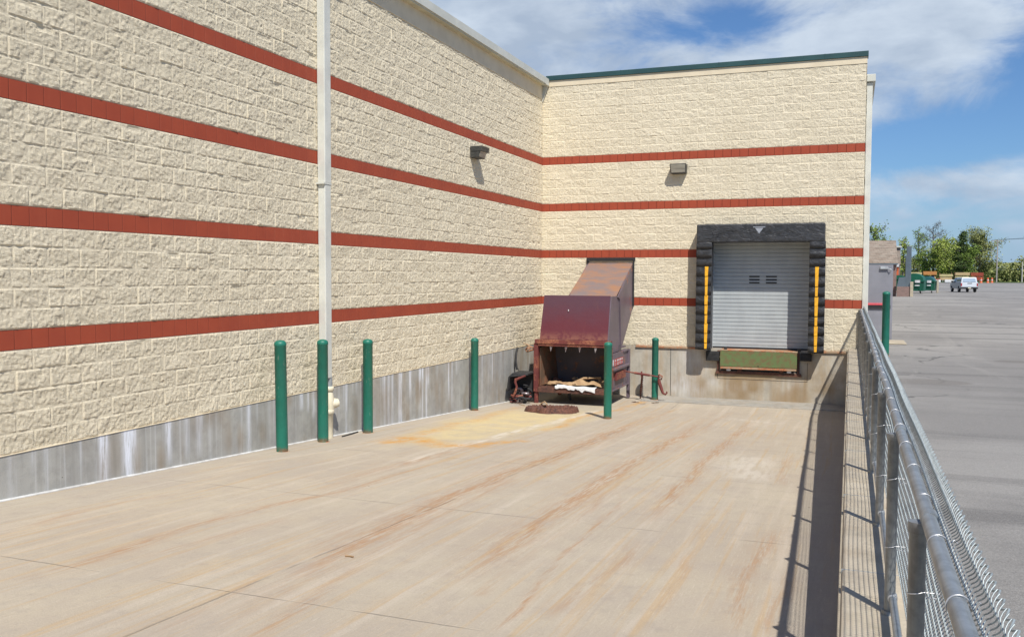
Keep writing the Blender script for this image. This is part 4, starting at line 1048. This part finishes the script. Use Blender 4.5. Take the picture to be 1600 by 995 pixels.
b = MB(); b.hexa([(-.7,-.6,.1),(.7,-.6,.1),(.7,.6,.1),(-.7,.6,.1)],[(-.85,-.7,1.3),(.85,-.7,1.3),(.85,.7,1.3),(-.85,.7,1.3)]); b.build('body', M['navy'], nb, local=True)
b = MB(); b.hexa([(-.87,-.72,1.3),(.87,-.72,1.3),(.87,.72,1.3),(-.87,.72,1.3)],[(-.8,-.6,1.45),(.8,-.6,1.45),(.8,.72,1.65),(-.8,.72,1.65)]); b.build('lid', M['navy'], nb, local=True)

# pickup truck with a topper
tk = thing('pickup_truck', 'white pickup truck with a white topper parked on the far asphalt', 'pickup truck', (20.45,97.6,0), R(90+7))
# local: +x forward
b = MB()
def sec(zs, xs_, y): return [(x, y, z) for x, z in zip(xs_, zs)]
prof = [(-2.65,.55),(-2.68,.72),(-2.66,1.15),(-.2,1.17),(.0,1.17),(1.35,1.12),(2.45,1.0),(2.62,.85),(2.66,.5),(2.4,.42),(-2.4,.42)]
b.prism([(p[0],p[1]) for p in prof], 'y', -.93, .93); b.build('body', M['carshade'], tk, bevel=.05, local=True)
b = MB(); b.box(-2.70,-2.655,-.92,.92,.62,1.16); b.build('tailgate', M['carpaint'], tk, bevel=.02, local=True)
b = MB(); b.hexa([(-2.62,-.88,1.16),(-.1,-.88,1.16),(-.1,.88,1.16),(-2.62,.88,1.16)], [(-2.50,-.78,1.76),(-.2,-.78,1.76),(-.2,.78,1.76),(-2.50,.78,1.76)]); tp = b.build('topper', M['carpaint'], tk, bevel=.05, local=True)
b = MB(); b.hexa([(-2.635,-.70,1.24),(-2.60,-.70,1.24),(-2.60,.70,1.24),(-2.635,.70,1.24)], [(-2.545,-.64,1.64),(-2.51,-.64,1.64),(-2.51,.64,1.64),(-2.545,.64,1.64)]); b.build('rear_window', M['rearglass'], tp, local=True)
b = MB(); b.box(-2.3,-.5,.83,.87,1.27,1.56); b.box(-2.3,-.5,-.87,-.83,1.27,1.56); b.build('side_window', M['glass'], tp, local=True)
b = MB(); b.hexa([(-.08,-.88,1.16),(1.4,-.88,1.14),(1.4,.88,1.14),(-.08,.88,1.16)], [(.0,-.72,1.74),(.85,-.72,1.74),(.85,.72,1.74),(.0,.72,1.74)]); cab = b.build('cab', M['carshade'], tk, bevel=.05, local=True)
b = MB(); b.hexa([(.05,-.89,1.2),(1.15,-.89,1.2),(1.15,.89,1.2),(.05,.89,1.2)], [(.1,-.76,1.64),(.80,-.76,1.64),(.80,.76,1.64),(.1,.76,1.64)]); b.build('cab_window', M['glass'], cab, local=True)
b = MB(); b.box(-2.80,-2.66,-.93,.93,.42,.60); b.build('bumper', M['tyre'], tk, bevel=.03, local=True)
b = MB(); b.box(-2.815,-2.80,-.16,.16,.46,.58); b.build('number_plate', M['plate'], tk, local=True)
b = MB(); b.box(-2.715,-2.70,-.28,.22,1.02,1.1); b.build('tailgate_handle', M['glass'], tk, local=True)
for s_ in (-1,1):
    b = MB(); b.box(-2.715,-2.64,s_*.85-.07,s_*.85+.07,.72,1.08); b.build('tail_light', M['tail'], tk, bevel=.01, local=True)
    b = MB(); b.box(1.0,1.15,s_*1.03-.1,s_*1.03+.1,1.15,1.35); b.build('side_mirror', M['tyre'], tk, bevel=.02, local=True)
    for x in (-1.65,1.75):
        b = MB(); b.lathe([(.30,-.12),(.37,-.10),(.37,.10),(.30,.12)], (x,s_*.85,.37), 20, 'y'); w_ = b.build('wheel', M['tyre'], tk, local=True)
        b = MB(); b.lathe([(.21,-.125),(.19,.125)], (x,s_*.855,.37), 16, 'y'); b.build('rim', M['rim'], w_, local=True)

# lumber yard
def rack(label, xa_, xb_, y, h):
    z0 = tz(y)+.06
    r_ = thing('lumber_rack', label, 'rack', ((xa_+xb_)/2, y, z0), 0, 'lumber racks across the lot')
    n = max(2, int((xb_-xa_)/2.4)+1)
    for i in range(n):
        x = xa_+.3+(xb_-xa_-.6)*i/(n-1)
        b = MB(); b.box(x-.07,x+.07,y-.1,y+.1,z0,z0+h)
        for k in range(2): b.box(x-.05,x+.05,y-1.0,y+.1,z0+.35+k*h*.42,z0+.45+k*h*.42)
        b.build('upright', M['rack'], r_)
    return r_
rack('leftmost red steel rack carrying yellow and orange lumber', 19.6, 25.6, 197, 2.2)
rack('middle red steel rack with pale lumber and white bundles', 26.0, 29.0, 198, 2.1)
rack('rightmost red steel rack behind the pickup truck with pine boards', 29.2, 35.2, 199.5, 2.2)
stk = [(19.8,22.6,196.5,1.75,.5,'pine3','pale yellow lumber stack topmost at the far left of the racks'),(22.8,25.6,196.6,1.70,.75,'pine2','orange lumber stack topmost on the leftmost rack'),
 (20.0,22.4,196.4,.6,.6,'pine','tan lumber stack low on the leftmost rack'),(22.9,25.4,196.4,.5,.7,'pine3','yellow lumber stack low on the leftmost rack'),
 (24.9,26.3,195.2,.35,.5,'redwood','small red stack on the ground left of the white bundle'),(26.1,28.9,197.2,1.35,.45,'pine3','yellow lumber stack on the upper level of the middle rack'),
 (26.2,28.7,197.0,.55,.6,'pine','tan lumber stack low on the middle rack'),(29.4,32.4,198.6,1.6,.55,'pine','tan lumber stack topmost on the rightmost rack'),
 (29.4,32.2,198.6,.75,.65,'pine3','yellowish lumber stack in the middle level behind the truck'),(32.5,35.1,198.6,1.45,.75,'redwood','dark red lumber stack topmost directly behind the truck'),
 (32.5,35.1,198.6,.5,.7,'redwood','dark red lumber stack in the lower level behind the truck')]
for xa_, xb_, y, z, h, m_, l in stk:
    z0 = tz(y)+.06; b = MB(); k = 0; zz = z
    while zz < z+h-.02:
        b.box(xa_+random.uniform(0,.1),xb_-random.uniform(0,.1),y-.5,y+.45,z0+zz,z0+zz+.11); zz += .13
    o = b.build('lumber_stack', M[m_]); tag(o, l, 'lumber', 'lumber stacks on the racks')
for xa_, xb_, l in ((25.0,26.2,'small white wrapped bundle left of the long white ones'),(27.0,28.6,'left one of the two long white wrapped bundles on the asphalt'),(28.7,30.2,'right one of the two long white wrapped bundles beside the truck')):
    y = 194.5; z0 = tz(y); b = MB(); b.box(xa_,xb_,y-.6,y+.6,z0+.12,z0+.72); b.box(xa_+.1,xb_-.1,y-.5,y+.5,z0,z0+.12); o = b.build('wrapped_bundle', M['white'], None, bevel=.05); tag(o, l, 'bundle', 'white wrapped bundles')
for x, y, l in ((34.35,196.2,'orange traffic drum nearest the pickup truck'),(35.72,196.7,'orange traffic drum between the other drum and utility pole'),(37.31,202.7,'orange traffic drum beside the smaller utility pole')):
    dr = thing('traffic_drum', l, 'traffic drum', (x,y,tz(y)), 0, 'orange traffic drums at the lot edge')
    b = MB(); b.lathe([(.30,0),(.30,.1),(.24,.12),(.22,.5),(.20,1.0),(.15,1.12),(.05,1.15)], n=14); b.build('body', M['cone'], dr, local=True)
    b = MB(); b.lathe([(.236,.55),(.225,.72)], n=14); b.build('white_stripe', M['label'], dr, local=True)
# poles
def upole(label, x, y, h, arms, mat):
    z0 = tz(y); p = thing('utility_pole', label, 'utility pole', (x,y,z0), 0, 'utility poles beyond the lot')
    b = MB(); b.tube([(0,0,0),(0,0,h)], [.17,.12], 10); b.build('pole', mat, p, local=True)
    for a in arms:
        b = MB(); b.box(-1.25,1.25,-.06,.06,a-.06,a+.08)
        for q in (-1.15,-.6,.6,1.15): b.tube([(q,0,a+.08),(q,0,a+.28)], .05, 6)
        b.build('crossarm', M['wood_pole'], p, local=True)
upole('tall utility pole with a crossarm and wires', 39.01, 208.66, 9.9, [9.55], M['wood_pole'])
upole('smaller utility pole just left of the tall one', 47.23, 281.3, 9.6, [9.2], M['wood_pole'])
upole('short pale pole at the right end of the tree line', 48.05, 233.5, 5.2, [], M['metal_pole'])
for q, l in ((-1.15,'left power line rising from the tall pole crossarm'),(.6,'middle power line rising from the tall pole crossarm'),(1.15,'right power line rising from the tall pole crossarm')):
    b = MB(); A_ = Vector((39+q,208.7,tz(208)+9.8)); B_ = Vector((78+q,150,14.5)); pts = []
    for i in range(17):
        s_ = i/16; p_ = A_.lerp(B_, s_); p_.z -= 2.2*4*s_*(1-s_)*.5; pts.append(p_)
    b.tube(pts, .022, 4); o = b.build('power_line', M['slot']); tag(o, l, 'power line', 'power lines')

# ------------------------------------------------------------------ trees
def tree(label, x, y, h, cr, leaf, style='full', seed=0, bark='bark', nleaf=2600, ls=.34, z=None, group='trees beyond the lot', name='broadleaf_tree'):
    rnd = random.Random(seed); z0 = tz(y) if z is None else z
    t_ = thing(name, label, 'tree', (x,y,z0), 0, group)
    b = MB(); tips = []
    lean = (rnd.uniform(-.04,.04)*h, rnd.uniform(-.04,.04)*h)
    def trunkpt(s_): return Vector((lean[0]*s_*s_, lean[1]*s_, h*s_))
    tr = h*.017+.04
    b.tube([trunkpt(i/8*.93) for i in range(9)], [tr*(1-.8*i/8)+.02 for i in range(9)], 8)
    c0 = .16 if style == 'full' else .28
    if style == 'conifer': c0 = .12
    nl = {'full':26,'bare':24,'thin':22,'conifer':34}[style]
    for i in range(nl):
        s_ = c0+(.92-c0)*(i+rnd.random())/nl; p = trunkpt(s_)
        a = rnd.uniform(0, 2*math.pi)
        q = (s_-c0)/(1-c0)
        if style == 'conifer': L = cr*(1.02-q)*rnd.uniform(.75,1.1); rise = .05
        else: L = cr*(math.sin(math.pi*(.18+.72*q))**.7)*rnd.uniform(.6,1.1); rise = rnd.uniform(.35,1.0)
        d = Vector((math.cos(a), math.sin(a), rise)).normalized()
        pts = [p]; 
        for k in range(1,5):
            pts.append(p + d*L*k/4 + Vector((rnd.uniform(-.06,.06),rnd.uniform(-.06,.06),rnd.uniform(-.03,.08)))*L)
        b.tube(pts, [tr*.38*(1-q*.6)*(1-k/4.6)+.012 for k in range(5)], 5)
        for k in (1,2,3,4):
            for _ in range(3 if style != 'conifer' else 2):
                dd = Vector((rnd.gauss(0,1),rnd.gauss(0,1),rnd.gauss(.35,.8) if style != 'conifer' else rnd.gauss(0,.3))).normalized()
                e = pts[k] + dd*L*rnd.uniform(.22,.42)
                m_ = (pts[k]+e)/2+Vector((0,0,L*.03))
                b.tube([pts[k], m_, e], [.028,.018,.008] if style != 'bare' else [.035,.024,.014], 4)
                tips.append(e); tips.append(m_)
                if style == 'bare':
                    for _ in range(3):
                        e2 = e + Vector((rnd.gauss(0,.6),rnd.gauss(0,.6),abs(rnd.gauss(.5,.5)))).normalized()*L*.22
                        b.tube([e, e2], [.016,.008], 3); tips.append(e2)
    b.build('trunk', M[bark], t_, local=True, fixn=False)
    rng = np.random.default_rng(seed+100); T = np.array([tuple(p) for p in tips])
    wsel = rng.random(len(T))**1.5+.05; wsel /= wsel.sum()
    c = T[rng.choice(len(T), nleaf, p=wsel)] + rng.normal(0, 1, (nleaf,3))*np.array([.45,.45,.34])*(cr/4.5 if style != 'bare' else .5)
    a = rng.normal(0,1,(nleaf,3)); a /= np.linalg.norm(a,axis=1)[:,None]
    bv = np.cross(a, rng.normal(0,1,(nleaf,3))); bv /= np.linalg.norm(bv,axis=1)[:,None]
    sz = ls*rng.uniform(.5,1.3,nleaf)[:,None]*.5
    vs = np.stack([c-a*sz, c+bv*sz*.7, c+a*sz, c-bv*sz*.7], 1).reshape(-1,3)
    me = bpy.data.meshes.new('crown'); me.from_pydata(vs.tolist(), [], np.arange(nleaf*4).reshape(-1,4).tolist()); me.materials.append(M[leaf])
    o = bpy.data.objects.new('crown', me); COL.objects.link(o); o.parent = t_
    return t_
tree('dark leafy treetop rising behind the brown shingled roof', 11.6, 139.5, 10.0, 3.0, 'leaf_green', seed=1, nleaf=1600)
tree('yellow-green tree behind the far shingled wing', 20.3, 228.6, 11.3, 2.4, 'leaf_yellow', seed=2, nleaf=1500)
tree('slender sparse green tree left of the tall bare tree', 24.2, 232, 13.6, 2.9, 'leaf_green', 'thin', seed=3, nleaf=1500, ls=.30)
tree('tallest tree, nearly bare with thin twiggy branches', 28.0, 237.6, 15.6, 3.6, 'leaf_bud', 'bare', seed=4, nleaf=300, ls=.25)
tree('low bushy bright green tree with a pale trunk', 29.4, 226, 9.0, 4.2, 'leaf_yellow', seed=5, bark='bark_pale', nleaf=6000)
tree('dark pointed evergreen in the middle of the tree line', 33.3, 225, 13.4, 3.2, 'leaf_dark', 'conifer', seed=6, nleaf=5200, name='evergreen_tree')
tree('broad rounded olive tree right of the evergreen', 38.3, 232, 11.8, 5.4, 'leaf_olive', seed=7, nleaf=9000, ls=.36)
tree('bright green rounded tree in front of the evergreen', 35.2, 226, 8.2, 3.8, 'leaf_green', seed=8, nleaf=7000)
tree('small green bushy tree at the left end of the lumber racks', 25.6, 228, 7.0, 3.4, 'leaf_green', seed=9, nleaf=2600)
tree('light green tree filling the gap left of the evergreen', 31.0, 233, 10.2, 4.0, 'leaf_yellow', seed=14, nleaf=6000, ls=.36)
tree('tree at the right edge of the view with twiggy tips', 50.6, 224, 12.0, 3.5, 'leaf_bud', 'bare', seed=10, nleaf=700, ls=.3)
# scrub wood closing the view: reads as one mass
rng = np.random.default_rng(77); cl = []
for x in np.arange(-10, 130, 1.5):
    hh = 3.6+2.6*vnoise(np.array([x*.13]), np.array([2.]), 3)[0]+1.2*vnoise(np.array([x*.5]), np.array([5.]), 4)[0]
    if 27 < x < 41: hh += 2.6
    n = 330; yy = 244+.12*abs(x-40)+rng.normal(0,2.2,n)
    zz = hh*rng.random(n)**.75
    cl.append(np.stack([x+rng.normal(0,1.1,n), yy, zz], 1))
cl = np.concatenate(cl); n = len(cl); cl[:,2] += .55
a = rng.normal(0,1,(n,3)); a /= np.linalg.norm(a,axis=1)[:,None]; bv = np.cross(a, rng.normal(0,1,(n,3))); bv /= np.linalg.norm(bv,axis=1)[:,None]
sz = rng.uniform(.16,.42,n)[:,None]
vs = np.stack([cl-a*sz, cl+bv*sz*.7, cl+a*sz, cl-bv*sz*.7], 1).reshape(-1,3)
me = bpy.data.meshes.new('scrub_wood'); me.from_pydata(vs.tolist(), [], np.arange(n*4).reshape(-1,4).tolist()); me.materials.append(M['leaf_olive'])
o = bpy.data.objects.new('scrub_wood', me); COL.objects.link(o); tag(o, 'mass of olive scrub trees closing the far side of the lot', 'scrub', kind='stuff')
b = MB(); 
for x in range(-30, 140, 10): b.hexa([(x,247+.12*abs(x-40),0),(x+10,247+.12*abs(x+10-40),0),(x+10,252+.12*abs(x-30),0),(x,252+.12*abs(x-40),0)], [(x,250+.12*abs(x-40),3.6),(x+10,250+.12*abs(x-30),3.9),(x+10,252+.12*abs(x-30),3.9),(x,252+.12*abs(x-40),3.6)])
o = b.build('wood_floor', M['leaf_dark'], None, kind='structure')

# ------------------------------------------------------------------ light, sky, camera
SUN = Vector((.43,-.62,1)).normalized()
l = bpy.data.lights.new('sun', 'SUN'); l.energy = 5.5; l.angle = R(.55); l.color = (1,.955,.88)
so = bpy.data.objects.new('sun', l); COL.objects.link(so); so.rotation_euler = SUN.to_track_quat('Z','Y').to_euler(); so.location = (20,-30,40)
w = bpy.data.worlds.new('World'); scene.world = w; w.use_nodes = True; nt = w.node_tree
N = nt.nodes; Lk = nt.links; bg = N['Background']
sky = N.new('ShaderNodeTexSky'); sky.sky_type = 'NISHITA'; sky.sun_disc = False
sky.sun_elevation = math.asin(SUN.z); sky.sun_rotation = math.atan2(SUN.x, SUN.y)
sky.altitude = 100; sky.air_density = 1.0; sky.dust_density = .6; sky.ozone_density = 2.5
def wm(op, a, b_=0., c_=0.):
    n = N.new('ShaderNodeMath'); n.operation = op
    for i, q in enumerate((a, b_, c_)):
        if isinstance(q, bpy.types.NodeSocket): Lk.new(q, n.inputs[i])
        else: n.inputs[i].default_value = q
    return n.outputs[0]
tc = N.new('ShaderNodeTexCoord'); sx = N.new('ShaderNodeSeparateXYZ'); Lk.new(tc.outputs['Generated'], sx.inputs[0])
az = wm('ARCTAN2', sx.outputs[0], sx.outputs[1]); el = wm('ARCSINE', sx.outputs[2])
cmb = N.new('ShaderNodeCombineXYZ'); Lk.new(wm('MULTIPLY', az, 3.2), cmb.inputs[0]); Lk.new(wm('MULTIPLY', el, 7.5), cmb.inputs[1]); Lk.new(wm('MULTIPLY', az, .9), cmb.inputs[2])
def wnoise(sc, det, ro, off=0, dist=.0):
    n = N.new('ShaderNodeTexNoise'); va = N.new('ShaderNodeVectorMath'); va.operation = 'ADD'; Lk.new(cmb.outputs[0], va.inputs[0]); va.inputs[1].default_value = (off, off*.7, off*.3)
    Lk.new(va.outputs[0], n.inputs['Vector']); n.inputs['Scale'].default_value = sc; n.inputs['Detail'].default_value = det; n.inputs['Roughness'].default_value = ro; n.inputs['Distortion'].default_value = dist
    return n.outputs['Fac']
def blob(a0, e0, sa, se, amp):
    q = wm('ADD', wm('POWER', wm('ABSOLUTE', wm('DIVIDE', wm('SUBTRACT', az, a0), sa)), 2.), wm('POWER', wm('ABSOLUTE', wm('DIVIDE', wm('SUBTRACT', el, e0), se)), 2.))
    return wm('MULTIPLY', wm('EXPONENT', wm('MULTIPLY', q, -1.)), amp)
n1 = wnoise(2.4, 9, .62, 3.1, .35)
dens = wm('MULTIPLY', wm('SUBTRACT', n1, .48), 2.4)
for bb in ((-.40,.28,.22,.13,.95),(.00,.225,.17,.06,.80),(.10,.24,.10,.04,.45),(-.02,.33,.35,.08,.5),(.02,.165,.05,.022,.35),(.09,.185,.04,.02,.28),(.09,.093,.14,.020,.85),(.06,.062,.10,.008,.32),(.16,.050,.2,.006,.25),
           (-.13,.262,.07,.022,-.75),(.08,.135,.14,.022,-.5),(.17,.19,.05,.05,-.6),(.6,.3,.3,.2,.4)):
    dens = wm('ADD', dens, blob(*bb))
hi = N.new('ShaderNodeMapRange'); Lk.new(el, hi.inputs['Value']); hi.inputs['From Min'].default_value = .34; hi.inputs['From Max'].default_value = .6
dens = wm('SUBTRACT', dens, wm('MULTIPLY', hi.outputs[0], 1.4))
sd = N.new('ShaderNodeMapRange'); Lk.new(wm('ABSOLUTE', az), sd.inputs['Value']); sd.inputs['From Min'].default_value = .9; sd.inputs['From Max'].default_value = 1.3
dens = wm('SUBTRACT', dens, wm('MULTIPLY', sd.outputs[0], .8))
mr = N.new('ShaderNodeMapRange'); mr.interpolation_type = 'SMOOTHSTEP'; Lk.new(dens, mr.inputs['Value']); mr.inputs['From Min'].default_value = .0; mr.inputs['From Max'].default_value = 1.0
shade = wnoise(3.0, 6, .55, 9.3, .2)
mr2 = N.new('ShaderNodeMapRange'); Lk.new(shade, mr2.inputs['Value']); mr2.inputs['From Min'].default_value = .35; mr2.inputs['From Max'].default_value = .65
cc = N.new('ShaderNodeMix'); cc.data_type = 'RGBA'; Lk.new(mr2.outputs[0], cc.inputs[0]); cc.inputs[6].default_value = (4.4,5.3,6.6,1); cc.inputs[7].default_value = (6.6,7.5,8.6,1)
tint = N.new('ShaderNodeMix'); tint.data_type = 'RGBA'; tint.blend_type = 'MULTIPLY'; tint.inputs[0].default_value = 1; Lk.new(sky.outputs[0], tint.inputs[6]); tint.inputs[7].default_value = (.64,.87,1.14,1)
mx = N.new('ShaderNodeMix'); mx.data_type = 'RGBA'; Lk.new(wm('MULTIPLY', mr.outputs[0], .93), mx.inputs[0]); Lk.new(tint.outputs[2], mx.inputs[6]); Lk.new(cc.outputs[2], mx.inputs[7])
lowm = N.new('ShaderNodeMapRange'); lowm.interpolation_type = 'SMOOTHSTEP'; Lk.new(el, lowm.inputs['Value']); lowm.inputs['From Min'].default_value = .11; lowm.inputs['From Max'].default_value = .0
hz = N.new('ShaderNodeMix'); hz.data_type = 'RGBA'; Lk.new(wm('MULTIPLY', lowm.outputs[0], .75), hz.inputs[0]); Lk.new(mx.outputs[2], hz.inputs[6]); hz.inputs[7].default_value = (3.6,5.2,7.3,1)
Lk.new(hz.outputs[2], bg.inputs['Color']); bg.inputs['Strength'].default_value = .098

cam = bpy.data.cameras.new('camera'); co = bpy.data.objects.new('camera', cam); COL.objects.link(co); scene.camera = co
cam.sensor_fit = 'HORIZONTAL'; cam.sensor_width = 36; cam.lens = 1397.36*36/1600; cam.clip_start = .05; cam.clip_end = 8000
yaw, pitch, roll = .36118, -.04769, .00354
fwd = Vector((-math.sin(yaw)*math.cos(pitch), math.cos(yaw)*math.cos(pitch), math.sin(pitch)))
rt = Vector((math.cos(yaw), math.sin(yaw), 0)); up = rt.cross(fwd)
r2_ = rt*math.cos(roll)+up*math.sin(roll); u2_ = -rt*math.sin(roll)+up*math.cos(roll)
m = Matrix((r2_, u2_, -fwd)).transposed().to_4x4(); m.translation = (7.66763,-22.53726,1.76454)
co.matrix_world = m
scene.view_settings.view_transform = 'Standard'; scene.view_settings.look = 'None'; scene.view_settings.exposure = 0; scene.view_settings.gamma = 1
scene.render.engine = 'CYCLES'
